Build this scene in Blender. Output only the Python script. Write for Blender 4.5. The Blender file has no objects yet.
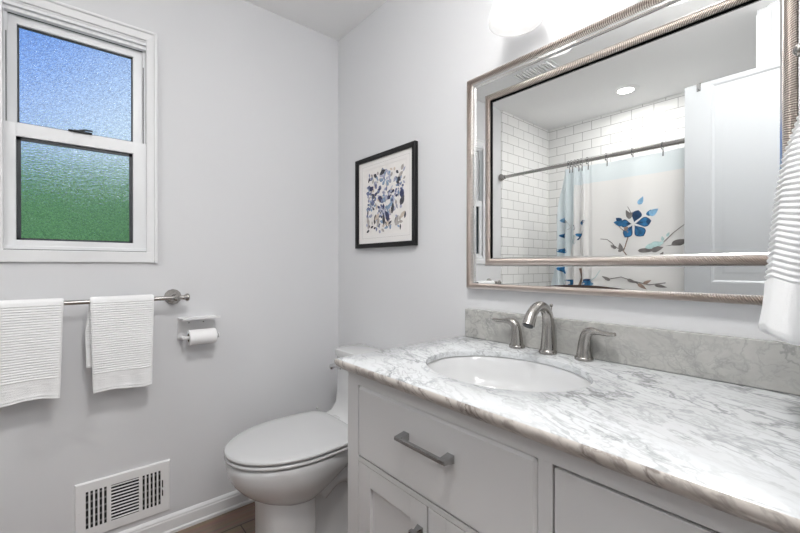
import bpy, bmesh, math, random
from mathutils import Vector, Matrix
sc = bpy.context.scene
C = sc.collection
PI = math.pi
random.seed(7)

# ------------------------------------------------------------------ camera, world, light, exposure
cam_d = bpy.data.cameras.new('camera')
cam = bpy.data.objects.new('camera', cam_d)
C.objects.link(cam)
cam.location = (-1.1913, -1.9484, 1.1510)
cam.rotation_euler = (math.radians(90 - 0.164), 0, math.radians(-40.36))
cam_d.sensor_width = 36.0
cam_d.lens = 392.6 / 800 * 36.0
cam_d.clip_start = 0.005
sc.camera = cam

EXPOSURE = 1.13
SKY_STRENGTH = 0.54
BULB = 3.6           # glass bulbs of the wall lamp
DOME_FILL = 43.0  # added dome lamp, out of view, fills the upper walls with light
CEIL = 130.0           # ceiling downlights
HALL_FILL = 10.0            # added fill light in the hallway, unseen (W)
sc.view_settings.view_transform = 'Standard'
sc.view_settings.look = 'None'
sc.view_settings.exposure = EXPOSURE
sc.view_settings.gamma = 1.0
sc.view_settings.use_curve_mapping = False
cy = sc.cycles
cy.max_bounces = 14
cy.diffuse_bounces = 8
cy.glossy_bounces = 8
cy.transmission_bounces = 10
cy.transparent_max_bounces = 12
cy.sample_clamp_indirect = 3.0
cy.sample_clamp_direct = 8.0
cy.blur_glossy = 0.6
cy.use_denoising = True

world = bpy.data.worlds.new('sky')
sc.world = world
world.use_nodes = True
wn = world.node_tree
wn.nodes.clear()
wo = wn.nodes.new('ShaderNodeOutputWorld')
wb = wn.nodes.new('ShaderNodeBackground')
wr = wn.nodes.new('ShaderNodeValToRGB')
ws = wn.nodes.new('ShaderNodeSeparateXYZ')
wc = wn.nodes.new('ShaderNodeTexCoord')
wn.links.new(wc.outputs['Generated'], ws.inputs[0])
wm = wn.nodes.new('ShaderNodeMath')
wm.operation = 'MULTIPLY_ADD'
wm.inputs[1].default_value = -0.8
wn.links.new(ws.outputs['X'], wm.inputs[0])
wn.links.new(ws.outputs['Z'], wm.inputs[2])
wn.links.new(wm.outputs[0], wr.inputs[0])
wr.color_ramp.elements[0].position = 0.16
wr.color_ramp.elements[0].color = (0.66, 0.84, 1.0, 1)
wr.color_ramp.elements[1].position = 0.46
wr.color_ramp.elements[1].color = (0.12, 0.30, 0.82, 1)
wn.links.new(wr.outputs[0], wb.inputs[0])
wb.inputs[1].default_value = SKY_STRENGTH
wn.links.new(wb.outputs[0], wo.inputs[0])

hall_l = bpy.data.lights.new('hallway_fill', 'AREA')
hall_l.shape = 'RECTANGLE'
hall_l.size = 0.9
hall_l.size_y = 0.9
hall_l.energy = HALL_FILL
hall_l.color = (1.0, 0.99, 0.98)
hall_o = bpy.data.objects.new('hallway_fill', hall_l)
hall_o.location = (-1.1, -2.75, 2.38)
C.objects.link(hall_o)
hall_o['label'] = 'square fill light added unseen in the hallway outside the bathroom door'
hall_o['category'] = 'lamp'

FZ = -0.01             # floor level
CZ = 2.44              # ceiling level
XL = -2.359            # tiled long wall of the tub
YC = -1.966            # room side of the wall with the doorway

# ------------------------------------------------------------------ materials
MATS = {}
def mat(name, col=(0.8, 0.8, 0.8), rough=0.5, metal=0.0, bump=0.0, bscale=200.0, spec=0.5, var=0.0, vscale=6.0, coat=0.0, trans=0.0, ior=1.5):
    if name in MATS:
        return MATS[name]
    m = bpy.data.materials.new(name)
    m.use_nodes = True
    nt = m.node_tree
    b = nt.nodes['Principled BSDF']
    b.inputs['Base Color'].default_value = (*col, 1)
    b.inputs['Roughness'].default_value = rough
    b.inputs['Metallic'].default_value = metal
    b.inputs['Specular IOR Level'].default_value = spec
    b.inputs['Coat Weight'].default_value = coat
    b.inputs['Transmission Weight'].default_value = trans
    b.inputs['IOR'].default_value = ior
    tc = nt.nodes.new('ShaderNodeTexCoord')
    if var > 0:
        n = nt.nodes.new('ShaderNodeTexNoise')
        n.inputs['Scale'].default_value = vscale
        n.inputs['Detail'].default_value = 4
        nt.links.new(tc.outputs['Object'], n.inputs['Vector'])
        r = nt.nodes.new('ShaderNodeValToRGB')
        r.color_ramp.elements[0].position = 0.3
        r.color_ramp.elements[1].position = 0.7
        r.color_ramp.elements[0].color = (*[c * (1 - var) for c in col], 1)
        r.color_ramp.elements[1].color = (*[min(1, c * (1 + var)) for c in col], 1)
        nt.links.new(n.outputs['Fac'], r.inputs[0])
        nt.links.new(r.outputs[0], b.inputs['Base Color'])
    if bump > 0:
        n = nt.nodes.new('ShaderNodeTexNoise')
        n.inputs['Scale'].default_value = bscale
        n.inputs['Detail'].default_value = 3
        nt.links.new(tc.outputs['Object'], n.inputs['Vector'])
        bp = nt.nodes.new('ShaderNodeBump')
        bp.inputs['Strength'].default_value = bump
        bp.inputs['Distance'].default_value = 0.002
        nt.links.new(n.outputs['Fac'], bp.inputs['Height'])
        nt.links.new(bp.outputs[0], b.inputs['Normal'])
    MATS[name] = m
    return m

def emit(name, col, strength):
    m = bpy.data.materials.new(name)
    m.use_nodes = True
    nt = m.node_tree
    nt.nodes.clear()
    o = nt.nodes.new('ShaderNodeOutputMaterial')
    e = nt.nodes.new('ShaderNodeEmission')
    e.inputs[0].default_value = (*col, 1)
    e.inputs[1].default_value = strength
    nt.links.new(e.outputs[0], o.inputs[0])
    MATS[name] = m
    return m

PAINT = mat('grey_wall_paint', (0.665, 0.67, 0.685), 0.7, bump=0.05, bscale=350, spec=0.25)
CEILP = mat('white_ceiling_paint', (0.86, 0.86, 0.86), 0.85, bump=0.05, bscale=300, spec=0.2)
TRIM = mat('white_trim_paint', (0.75, 0.755, 0.765), 0.35)
VINYL = mat('white_window_vinyl', (0.74, 0.75, 0.765), 0.35)
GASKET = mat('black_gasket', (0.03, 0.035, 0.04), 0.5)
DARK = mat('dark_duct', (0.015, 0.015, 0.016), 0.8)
CAB = mat('pale_grey_cabinet_paint', (0.60, 0.595, 0.595), 0.38, bump=0.02, bscale=120)
CERAMIC = mat('white_vitreous_china', (0.62, 0.625, 0.63), 0.08, spec=0.6, coat=0.3)
SEATM = mat('white_seat_plastic', (0.57, 0.575, 0.58), 0.16)
NICKEL = mat('brushed_nickel', (0.42, 0.405, 0.385), 0.22, 1.0, bump=0.02, bscale=500)
CHROME = mat('chrome', (0.75, 0.75, 0.76), 0.08, 1.0)
STEEL = mat('grey_steel_pull', (0.40, 0.40, 0.40), 0.22, 1.0)
TOWEL = mat('white_terry_cotton', (0.89, 0.895, 0.90), 0.95, bump=0.7, bscale=900, spec=0.1)
PAPER = mat('white_tissue_paper', (0.86, 0.86, 0.865), 0.9, bump=0.3, bscale=300, spec=0.1)
CARD = mat('brown_cardboard', (0.18, 0.15, 0.125), 0.9)
WHITEMET = mat('white_powder_coated_metal', (0.78, 0.78, 0.785), 0.4)
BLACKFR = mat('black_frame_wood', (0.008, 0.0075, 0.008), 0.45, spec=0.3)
MATB = mat('white_mat_board', (0.80, 0.78, 0.765), 0.8, bump=0.05, bscale=500)
PRINTP = mat('art_paper', (0.80, 0.775, 0.755), 0.85, var=0.04, vscale=25)
MIRROR = mat('mirror_glass', (0.93, 0.94, 0.935), 0.0, 1.0)
GROOVE = mat('shaded_groove', (0.42, 0.375, 0.345), 0.4, 1.0)  # darker tone paints the shade between the bead ribs
CHAMP = mat('champagne_silver_leaf', (0.84, 0.785, 0.75), 0.28, 1.0, bump=0.02, bscale=300)
SILV = mat('polished_silver_fillet', (0.80, 0.79, 0.78), 0.15, 1.0)
BROWN = mat('dark_brown_arc', (0.035, 0.02, 0.014), 0.5)
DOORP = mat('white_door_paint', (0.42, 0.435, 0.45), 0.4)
GRASS = mat('green_lawn', (0.33, 0.53, 0.10), 0.95, var=0.4, vscale=2.5)
ACRY = mat('white_tub_acrylic', (0.82, 0.82, 0.82), 0.12)
LAMPG = emit('glowing_bulb', (1.0, 0.975, 0.945), BULB)
DOMEG = emit('glowing_fill_dome', (1.0, 0.985, 0.965), DOME_FILL)
DOWNG = emit('glowing_lens', (1.0, 0.98, 0.955), CEIL)

def nn(nt, t, **kw):
    n = nt.nodes.new(t)
    for k, v in kw.items():
        n.inputs[k].default_value = v
    return n

def marble(name, base, vein, cloud, rot, rough, strength=1.0, stretch=(1.0, 0.28, 1.0), scale=1.0):
    m = bpy.data.materials.new(name)
    m.use_nodes = True
    nt = m.node_tree
    L = nt.links.new
    b = nt.nodes['Principled BSDF']
    b.inputs['Roughness'].default_value = rough
    b.inputs['Specular IOR Level'].default_value = 0.5
    tc = nt.nodes.new('ShaderNodeTexCoord')
    mp = nt.nodes.new('ShaderNodeMapping')
    mp.vector_type = 'TEXTURE'
    mp.inputs['Rotation'].default_value = rot
    mp.inputs['Scale'].default_value = (1 / stretch[0], 1 / stretch[1], 1 / stretch[2])
    L(tc.outputs['Object'], mp.inputs['Vector'])
    # a wandering offset that makes the veins meander
    wob = nn(nt, 'ShaderNodeTexNoise', Scale=5.0 * scale, Detail=5.0)
    L(mp.outputs[0], wob.inputs['Vector'])
    add = nt.nodes.new('ShaderNodeVectorMath')
    add.operation = 'MULTIPLY_ADD'
    L(wob.outputs['Color'], add.inputs[0])
    add.inputs[1].default_value = (0.16 / scale, 0.16 / scale, 0.16 / scale)
    L(mp.outputs[0], add.inputs[2])
    def veins(sc_, det, width, fac):
        n = nn(nt, 'ShaderNodeTexNoise', Scale=sc_ * scale, Detail=det, Roughness=0.55)
        L(add.outputs[0], n.inputs['Vector'])
        s = nt.nodes.new('ShaderNodeMath'); s.operation = 'SUBTRACT'; s.inputs[1].default_value = 0.5
        L(n.outputs['Fac'], s.inputs[0])
        a = nt.nodes.new('ShaderNodeMath'); a.operation = 'ABSOLUTE'
        L(s.outputs[0], a.inputs[0])
        r = nt.nodes.new('ShaderNodeMapRange')
        r.inputs['From Min'].default_value = 0.0
        r.inputs['From Max'].default_value = width
        r.inputs['To Min'].default_value = fac
        r.inputs['To Max'].default_value = 0.0
        r.interpolation_type = 'SMOOTHSTEP'
        L(a.outputs[0], r.inputs['Value'])
        return r.outputs[0]
    v1 = veins(9.0, 5, 0.035, 0.85 * strength)
    v2 = veins(22.0, 6, 0.05, 0.5 * strength)
    # veins only run strong in bands
    msk = nn(nt, 'ShaderNodeTexNoise', Scale=4.0 * scale, Detail=3.0)
    L(mp.outputs[0], msk.inputs['Vector'])
    mr = nt.nodes.new('ShaderNodeMapRange')
    mr.inputs['From Min'].default_value = 0.30
    mr.inputs['From Max'].default_value = 0.62
    L(msk.outputs['Fac'], mr.inputs['Value'])
    mul = nt.nodes.new('ShaderNodeMath'); mul.operation = 'MULTIPLY'
    mx = nt.nodes.new('ShaderNodeMath'); mx.operation = 'MAXIMUM'
    L(v1, mx.inputs[0]); L(v2, mx.inputs[1])
    L(mx.outputs[0], mul.inputs[0]); L(mr.outputs[0], mul.inputs[1])
    cl = nn(nt, 'ShaderNodeTexNoise', Scale=7.0 * scale, Detail=5.0, Roughness=0.6)
    L(add.outputs[0], cl.inputs['Vector'])
    cr = nt.nodes.new('ShaderNodeMapRange')
    cr.inputs['From Min'].default_value = 0.4
    cr.inputs['From Max'].default_value = 0.72
    L(cl.outputs['Fac'], cr.inputs['Value'])
    m1 = nt.nodes.new('ShaderNodeMixRGB')
    m1.inputs[1].default_value = (*base, 1); m1.inputs[2].default_value = (*cloud, 1)
    L(cr.outputs[0], m1.inputs[0])
    m2 = nt.nodes.new('ShaderNodeMixRGB')
    m2.inputs[2].default_value = (*vein, 1)
    L(mul.outputs[0], m2.inputs[0]); L(m1.outputs[0], m2.inputs[1])
    L(m2.outputs[0], b.inputs['Base Color'])
    MATS[name] = m
    return m

MARBLE = marble('white_veined_marble', (0.62, 0.64, 0.655), (0.23, 0.24, 0.245), (0.56, 0.57, 0.58), (0, 0, math.radians(-24)), 0.16, 1.0, (1.0, 0.42, 1.0), 1.7)
MARBLE_E = marble('beige_marble_edge', (0.53, 0.495, 0.46), (0.13, 0.105, 0.09), (0.38, 0.34, 0.31), (math.radians(-40), 0, 0), 0.35, 1.5, (1, 1.0, 0.4), 1.1)  # darker, warmer variant of the counter marble
MARBLE_B = marble('grey_mottled_marble', (0.47, 0.465, 0.445), (0.20, 0.215, 0.205), (0.35, 0.345, 0.33), (math.radians(20), 0, 0), 0.22, 0.7, (1, 0.8, 1.0), 1.5)

def wood_floor():
    m = bpy.data.materials.new('brown_wood_plank_floor')
    m.use_nodes = True
    nt = m.node_tree; L = nt.links.new
    b = nt.nodes['Principled BSDF']
    tc = nt.nodes.new('ShaderNodeTexCoord')
    br = nt.nodes.new('ShaderNodeTexBrick')
    br.inputs['Scale'].default_value = 1.0
    br.inputs['Brick Width'].default_value = 1.2
    br.inputs['Row Height'].default_value = 0.15
    br.inputs['Mortar Size'].default_value = 0.0025
    br.inputs['Color1'].default_value = (0.24, 0.165, 0.125, 1)
    br.inputs['Color2'].default_value = (0.19, 0.13, 0.10, 1)
    br.inputs['Mortar'].default_value = (0.06, 0.04, 0.03, 1)
    L(tc.outputs['Object'], br.inputs['Vector'])
    mp = nt.nodes.new('ShaderNodeMapping')
    mp.inputs['Scale'].default_value = (2.0, 28.0, 1.0)
    L(tc.outputs['Object'], mp.inputs['Vector'])
    n = nn(nt, 'ShaderNodeTexNoise', Scale=2.0, Detail=6.0)
    L(mp.outputs[0], n.inputs['Vector'])
    mi = nt.nodes.new('ShaderNodeMixRGB'); mi.blend_type = 'OVERLAY'; mi.inputs[0].default_value = 0.45
    L(br.outputs['Color'], mi.inputs[1]); L(n.outputs['Color'], mi.inputs[2])
    L(mi.outputs[0], b.inputs['Base Color'])
    b.inputs['Roughness'].default_value = 0.45
    return m
WOOD = wood_floor()

def tile_mat(name, axis):
    m = bpy.data.materials.new(name)
    m.use_nodes = True
    nt = m.node_tree; L = nt.links.new
    b = nt.nodes['Principled BSDF']
    tc = nt.nodes.new('ShaderNodeTexCoord')
    sx = nt.nodes.new('ShaderNodeSeparateXYZ')
    L(tc.outputs['Object'], sx.inputs[0])
    cb = nt.nodes.new('ShaderNodeCombineXYZ')
    L(sx.outputs[axis], cb.inputs[0]); L(sx.outputs['Z'], cb.inputs[1])
    br = nt.nodes.new('ShaderNodeTexBrick')
    br.inputs['Scale'].default_value = 1.0
    br.inputs['Brick Width'].default_value = 0.160
    br.inputs['Row Height'].default_value = 0.0792
    br.inputs['Mortar Size'].default_value = 0.0022
    br.inputs['Mortar Smooth'].default_value = 0.15
    br.inputs['Color1'].default_value = (0.80, 0.80, 0.79, 1)
    br.inputs['Color2'].default_value = (0.77, 0.77, 0.765, 1)
    br.inputs['Mortar'].default_value = (0.33, 0.33, 0.325, 1)
    mp = nt.nodes.new('ShaderNodeMapping')
    mp.inputs['Location'].default_value = (0.008, 0.0352, 0)
    L(cb.outputs[0], mp.inputs['Vector']); L(mp.outputs[0], br.inputs['Vector'])
    L(br.outputs['Color'], b.inputs['Base Color'])
    bp = nt.nodes.new('ShaderNodeBump'); bp.invert = True
    bp.inputs['Strength'].default_value = 0.25; bp.inputs['Distance'].default_value = 0.002
    L(br.outputs['Fac'], bp.inputs['Height']); L(bp.outputs[0], b.inputs['Normal'])
    b.inputs['Roughness'].default_value = 0.13
    return m
TILE_X = tile_mat('white_subway_tile_short_wall', 'X')
TILE_Y = tile_mat('white_subway_tile_long_wall', 'Y')

def obscure_glass():
    m = bpy.data.materials.new('pebbled_obscure_glass')
    m.use_nodes = True
    nt = m.node_tree; L = nt.links.new
    b = nt.nodes['Principled BSDF']
    b.inputs['Base Color'].default_value = (0.95, 0.97, 1.0, 1)
    b.inputs['Transmission Weight'].default_value = 1.0
    b.inputs['Roughness'].default_value = 0.10
    b.inputs['IOR'].default_value = 1.25
    b.inputs['Specular IOR Level'].default_value = 0.3
    tc = nt.nodes.new('ShaderNodeTexCoord')
    v = nn(nt, 'ShaderNodeTexVoronoi', Scale=230.0)
    L(tc.outputs['Object'], v.inputs['Vector'])
    bp = nt.nodes.new('ShaderNodeBump')
    bp.inputs['Strength'].default_value = 0.5; bp.inputs['Distance'].default_value = 0.002
    cr = nt.nodes.new('ShaderNodeMapRange')
    cr.inputs['To Min'].default_value = 0.62
    cr.inputs['To Max'].default_value = 1.0
    sp_ = nt.nodes.new('ShaderNodeSeparateColor')
    L(v.outputs['Color'], sp_.inputs[0]); L(sp_.outputs[0], cr.inputs['Value'])
    L(cr.outputs[0], b.inputs['Base Color'])
    L(v.outputs['Distance'], bp.inputs['Height']); L(bp.outputs[0], b.inputs['Normal'])
    return m
OBSC = obscure_glass()

def frosted_shade():
    m = bpy.data.materials.new('frosted_white_lamp_glass')
    m.use_nodes = True
    nt = m.node_tree; L = nt.links.new
    nt.nodes.clear()
    o = nt.nodes.new('ShaderNodeOutputMaterial')
    t = nt.nodes.new('ShaderNodeBsdfTranslucent'); t.inputs[0].default_value = (0.9, 0.9, 0.9, 1)
    d = nt.nodes.new('ShaderNodeBsdfDiffuse'); d.inputs[0].default_value = (0.9, 0.9, 0.9, 1)
    tr = nt.nodes.new('ShaderNodeBsdfTransparent')
    g = nt.nodes.new('ShaderNodeBsdfGlossy'); g.inputs['Roughness'].default_value = 0.1
    m1 = nt.nodes.new('ShaderNodeMixShader'); m1.inputs[0].default_value = 0.4
    m2 = nt.nodes.new('ShaderNodeMixShader'); m2.inputs[0].default_value = 0.45
    m3 = nt.nodes.new('ShaderNodeMixShader'); m3.inputs[0].default_value = 0.04
    L(t.outputs[0], m1.inputs[1]); L(d.outputs[0], m1.inputs[2])
    L(m1.outputs[0], m2.inputs[1]); L(tr.outputs[0], m2.inputs[2])
    L(m2.outputs[0], m3.inputs[1]); L(g.outputs[0], m3.inputs[2])
    L(m3.outputs[0], o.inputs[0])
    return m
SHADE = frosted_shade()

def cloth_mat(name, col, trans=0.35):
    m = bpy.data.materials.new(name)
    m.use_nodes = True
    nt = m.node_tree; L = nt.links.new
    nt.nodes.clear()
    o = nt.nodes.new('ShaderNodeOutputMaterial')
    t = nt.nodes.new('ShaderNodeBsdfTranslucent'); t.inputs[0].default_value = (*col, 1)
    d = nt.nodes.new('ShaderNodeBsdfDiffuse'); d.inputs[0].default_value = (*col, 1)
    m1 = nt.nodes.new('ShaderNodeMixShader'); m1.inputs[0].default_value = trans
    L(d.outputs[0], m1.inputs[1]); L(t.outputs[0], m1.inputs[2]); L(m1.outputs[0], o.inputs[0])
    return m
CURT_W = cloth_mat('white_curtain_fabric', (0.82, 0.81, 0.80), 0.42)
CURT_B = cloth_mat('pale_blue_curtain_fabric', (0.74, 0.80, 0.82), 0.42)

# ------------------------------------------------------------------ mesh builder
class B:
    def __init__(self):
        self.bm = bmesh.new()
    def box(self, x0, x1, y0, y1, z0, z1, bev=0.0, seg=2, mi=0):
        t = bmesh.new()
        bmesh.ops.create_cube(t, size=1.0)
        sx, sy, sz = abs(x1 - x0), abs(y1 - y0), abs(z1 - z0)
        for v in t.verts:
            v.co = Vector(((x0 + x1) / 2 + v.co.x * sx, (y0 + y1) / 2 + v.co.y * sy, (z0 + z1) / 2 + v.co.z * sz))
        if bev > 0:
            bmesh.ops.bevel(t, geom=t.edges[:], offset=min(bev, 0.45 * min(sx, sy, sz)), segments=seg, profile=0.5, affect='EDGES')
        self._merge(t, mi)
        return self
    def _merge(self, t, mi=0):
        for f in t.faces:
            f.material_index = mi
        me = bpy.data.meshes.new('tmp')
        t.to_mesh(me); t.free()
        self.bm.from_mesh(me)
        bpy.data.meshes.remove(me)
    def loft(self, rings, cap0=True, cap1=True, closed=True, mi=0):
        vs = [[self.bm.verts.new(p) for p in r] for r in rings]
        n = len(rings[0])
        m = n if closed else n - 1
        for a, b in zip(vs, vs[1:]):
            for i in range(m):
                j = (i + 1) % n
                try:
                    f = self.bm.faces.new((a[i], a[j], b[j], b[i])); f.material_index = mi
                except ValueError:
                    pass
        if closed and cap0:
            f = self.bm.faces.new(list(reversed(vs[0]))); f.material_index = mi
        if closed and cap1:
            f = self.bm.faces.new(vs[-1]); f.material_index = mi
        return self
    def tube(self, pts, radii, seg=16, cap=True, mi=0, flat=None):
        pts = [Vector(p) for p in pts]
        if not hasattr(radii, '__len__'):
            radii = [radii] * len(pts)
        rings = []
        ref = None
        for i, p in enumerate(pts):
            d = (pts[min(i + 1, len(pts) - 1)] - pts[max(i - 1, 0)]).normalized()
            if ref is None:
                ref = d.orthogonal().normalized()
            ref = (ref - d * ref.dot(d)).normalized()
            s = d.cross(ref)
            fl = flat[i] if flat else (1.0, 1.0)
            rings.append([p + (ref * math.cos(2 * PI * k / seg) * fl[0] + s * math.sin(2 * PI * k / seg) * fl[1]) * radii[i] for k in range(seg)])
        return self.loft(rings, cap, cap, True, mi)
    def lathe(self, prof, c, axis='Z', seg=32, cap0=True, cap1=True, mi=0):
        # prof: list of (r, h) along axis from point c
        c = Vector(c)
        ax = {'X': (Vector((1, 0, 0)), Vector((0, 1, 0)), Vector((0, 0, 1))), 'Y': (Vector((0, 1, 0)), Vector((0, 0, 1)), Vector((1, 0, 0))), 'Z': (Vector((0, 0, 1)), Vector((1, 0, 0)), Vector((0, 1, 0)))}[axis]
        rings = [[c + ax[0] * h + (ax[1] * math.cos(2 * PI * k / seg) + ax[2] * math.sin(2 * PI * k / seg)) * r for k in range(seg)] for r, h in prof]
        return self.loft(rings, cap0, cap1, True, mi)
    def sphere(self, c, r, mi=0, seg=20, sc_=(1, 1, 1)):
        t = bmesh.new()
        bmesh.ops.create_uvsphere(t, u_segments=seg, v_segments=seg // 2, radius=r)
        for v in t.verts:
            v.co = Vector(c) + Vector((v.co.x * sc_[0], v.co.y * sc_[1], v.co.z * sc_[2]))
        self._merge(t, mi)
        return self
    def quad(self, a, b, c, d, mi=0):
        f = self.bm.faces.new([self.bm.verts.new(p) for p in (a, b, c, d)]); f.material_index = mi
        return self
    def poly(self, pts, mi=0):
        f = self.bm.faces.new([self.bm.verts.new(p) for p in pts]); f.material_index = mi
        return self

def empty(name, loc, label=None, cat=None, group=None, kind=None):
    o = bpy.data.objects.new(name, None)
    o.empty_display_size = 0.05
    C.objects.link(o)
    o.location = loc
    tag(o, label, cat, group, kind)
    return o
def tag(o, label=None, cat=None, group=None, kind=None):
    if label: o['label'] = label
    if cat: o['category'] = cat
    if group: o['group'] = group
    if kind: o['kind'] = kind
    return o
def root_loc(p):
    v = Vector((0, 0, 0))
    while p is not None:
        v += p.location
        p = p.parent
    return v
def obj(name, b, mats, parent=None, smooth=True, label=None, origin=None, ang=35, subsurf=0):
    bm = b.bm
    bmesh.ops.remove_doubles(bm, verts=bm.verts[:], dist=1e-6)
    bmesh.ops.recalc_face_normals(bm, faces=bm.faces[:])
    off = root_loc(parent)
    o_loc = Vector((0, 0, 0))
    if parent is None and origin is not None:
        o_loc = Vector(origin)
        off = o_loc
    for v in bm.verts:
        v.co -= off
    me = bpy.data.meshes.new(name)
    bm.to_mesh(me); bm.free()
    for m in (mats if isinstance(mats, (list, tuple)) else [mats]):
        me.materials.append(m)
    if smooth:
        for p in me.polygons:
            p.use_smooth = True
        me.set_sharp_from_angle(angle=math.radians(ang))
    o = bpy.data.objects.new(name, me)
    C.objects.link(o)
    if parent is not None:
        o.parent = parent
    o.location = o_loc
    if label: o['label'] = label
    if smooth and ang == 35:
        wm_ = o.modifiers.new('weighted_normals', 'WEIGHTED_NORMAL'); wm_.keep_sharp = True
    if subsurf:
        s = o.modifiers.new('subdivision', 'SUBSURF'); s.levels = subsurf; s.render_levels = subsurf
    return o
def struct(name, b, mats, **kw):
    o = obj(name, b, mats, **kw)
    o['kind'] = 'structure'
    return o

# ------------------------------------------------------------------ room shell
struct('floor', B().box(-2.5, 0.1, -3.6, 0.13, FZ - 0.08, FZ), WOOD, smooth=False)
struct('ceiling', B().box(-2.5, 0.1, -3.6, 0.13, CZ, CZ + 0.08), CEILP, smooth=False)
# window wall, with the opening
WX0, WX1, WZ0, WZ1 = -1.368, -0.925, 1.195, 2.085
b = B()
b.box(-2.5, WX0, 0, 0.13, FZ, CZ); b.box(WX1, 0.1, 0, 0.13, FZ, CZ)
b.box(WX0, WX1, 0, 0.13, FZ, WZ0); b.box(WX0, WX1, 0, 0.13, WZ1, CZ)
struct('wall_back', b, PAINT, smooth=False)
struct('wall_right', B().box(0, 0.1, -2.03, 0, FZ, CZ), PAINT, smooth=False)
struct('wall_left', B().box(XL - 0.1, XL, -3.6, 0, FZ, CZ), TILE_Y, smooth=False)
struct('wall_tub_end', B().box(XL, -1.486, YC - 0.001, -1.605, FZ, CZ), PAINT, smooth=False)
DX0, DX1, DZ = -1.43, -0.66, 2.14
b = B()
b.box(XL, DX0, YC - 0.1, YC, FZ, CZ); b.box(DX1, 0.0, YC - 0.1, YC, FZ, CZ); b.box(DX0, DX1, YC - 0.1, YC, DZ, CZ)
struct('wall_front', b, PAINT, smooth=False)
# hallway beyond the doorway
struct('wall_hall', B().box(-2.5, 0.1, -3.7, -3.6, FZ, CZ).box(0.0, 0.1, -3.6, -2.03, FZ, CZ), PAINT, smooth=False)
# tile skin on the tub end of the window wall
struct('wall_tub_tile', B().box(XL, -1.60, -0.008, 0, FZ, CZ), TILE_X, smooth=False)
# corner bead strip at the edge of the tub end wall
struct('trim_1', B().box(-1.486, -1.478, -1.666, -1.602, FZ, 2.405, 0.002), TRIM)

def baseboard(name, pts_fn, x0, x1):
    prof = [(0.0, FZ), (0.018, FZ), (0.018, FZ + 0.012), (0.013, FZ + 0.018), (0.013, FZ + 0.058), (0.0105, FZ + 0.063), (0.0105, FZ + 0.068), (0.006, FZ + 0.076), (0.003, FZ + 0.079), (0.0, FZ + 0.079)]
    b = B()
    b.loft([[pts_fn(x0, d, z) for d, z in prof], [pts_fn(x1, d, z) for d, z in prof]])
    return struct(name, b, TRIM, ang=20)
baseboard('baseboard_back', lambda s, d, z: (s, -d, z), -1.58, 0.0)
baseboard('baseboard_right', lambda s, d, z: (-d, s, z), -0.95, -0.018)

# ------------------------------------------------------------------ window
w = empty('window_1', (-1.1465, 0, WZ0), kind='structure')
# casing: three-step moulding on both sides and the top, flat apron below
def casing(bld, x0, x1, zt, zb):
    prof = [(0.0, 0.0), (0.0, 0.016), (0.005, 0.019), (0.010, 0.019), (0.013, 0.013), (0.019, 0.011), (0.030, 0.009), (0.038, 0.006), (0.038, -0.004), (0.0, 0.0)][:-1]
    for s in (0, 1):
        xs = (lambda o: x0 + o) if s == 0 else (lambda o: x1 - o)
        bld.loft([[(xs(o), -d, zb) for o, d in prof], [(xs(o), -d, zt - o) for o, d in prof]])
    bld.loft([[(x0 + o, -d, zt - o) for o, d in prof], [(x1 - o, -d, zt - o) for o, d in prof]])
    return bld
obj('casing', casing(B(), -1.398, -0.896, 2.131, 1.163), TRIM, w, ang=15)
obj('apron', B().box(-1.385, -0.914, -0.011, 0.004, 1.163, 1.206, 0.002), TRIM, w)
b = B()
b.box(WX0, WX0 + 0.008, 0.0, 0.12, WZ0, WZ1); b.box(WX1 - 0.008, WX1, 0.0, 0.12, WZ0, WZ1)
b.box(WX0, WX1, 0.0, 0.12, WZ1 - 0.012, WZ1, 0.002); b.box(WX0, WX1, 0.0, 0.12, WZ0, WZ0 + 0.012)
b.box(WX0, WX1, 0.012, 0.035, WZ1 - 0.026, WZ1 - 0.010, 0.002)
# jamb liner channels at both sides
for xa, xb in ((WX0 + 0.008, WX0 + 0.018), (WX1 - 0.018, WX1 - 0.008)):
    b.box(xa, xb, 0.030, 0.036, WZ0 + 0.01, WZ1 - 0.01); b.box(xa, xb, 0.062, 0.068, WZ0 + 0.01, WZ1 - 0.01)
obj('window_frame', b, VINYL, w)
def sash(name, x0, x1, z0, z1, px0, px1, pz0, pz1, ya, yb):
    b = B()
    b.box(x0, px0, ya, yb, z0, z1, 0.003); b.box(px1, x1, ya, yb, z0, z1, 0.003)
    b.box(px0 - 0.004, px1 + 0.004, ya + 0.0006, yb - 0.0006, z0, pz0, 0.003); b.box(px0 - 0.004, px1 + 0.004, ya + 0.0006, yb - 0.0006, pz1, z1, 0.003)
    s = obj(name, b, VINYL, w)
    g = B()
    e = 0.005 if 'upper' in name else 0.012
    yg = ya + 0.010
    g.box(px0, px0 + e, yg, yg + 0.008, pz0, pz1); g.box(px1 - e, px1, yg, yg + 0.008, pz0, pz1)
    g.box(px0, px1, yg, yg + 0.008, pz0, pz0 + e * 0.6); g.box(px0, px1, yg, yg + 0.008, pz1 - e, pz1)
    obj('gasket', g, GASKET, s, smooth=False)
    obj('pane', B().box(px0 + 0.001, px1 - 0.001, yg + 0.010, yg + 0.014, pz0, pz1), OBSC, s, smooth=False)
    return s
up = sash('upper_sash', -1.352, -0.942, 1.640, 2.060, -1.3265, -0.9765, 1.672, 2.028, 0.040, 0.066)
lo = sash('lower_sash', -1.362, -0.9315, 1.209, 1.663, -1.3275, -0.980, 1.243, 1.614, 0.008, 0.034)
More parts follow.
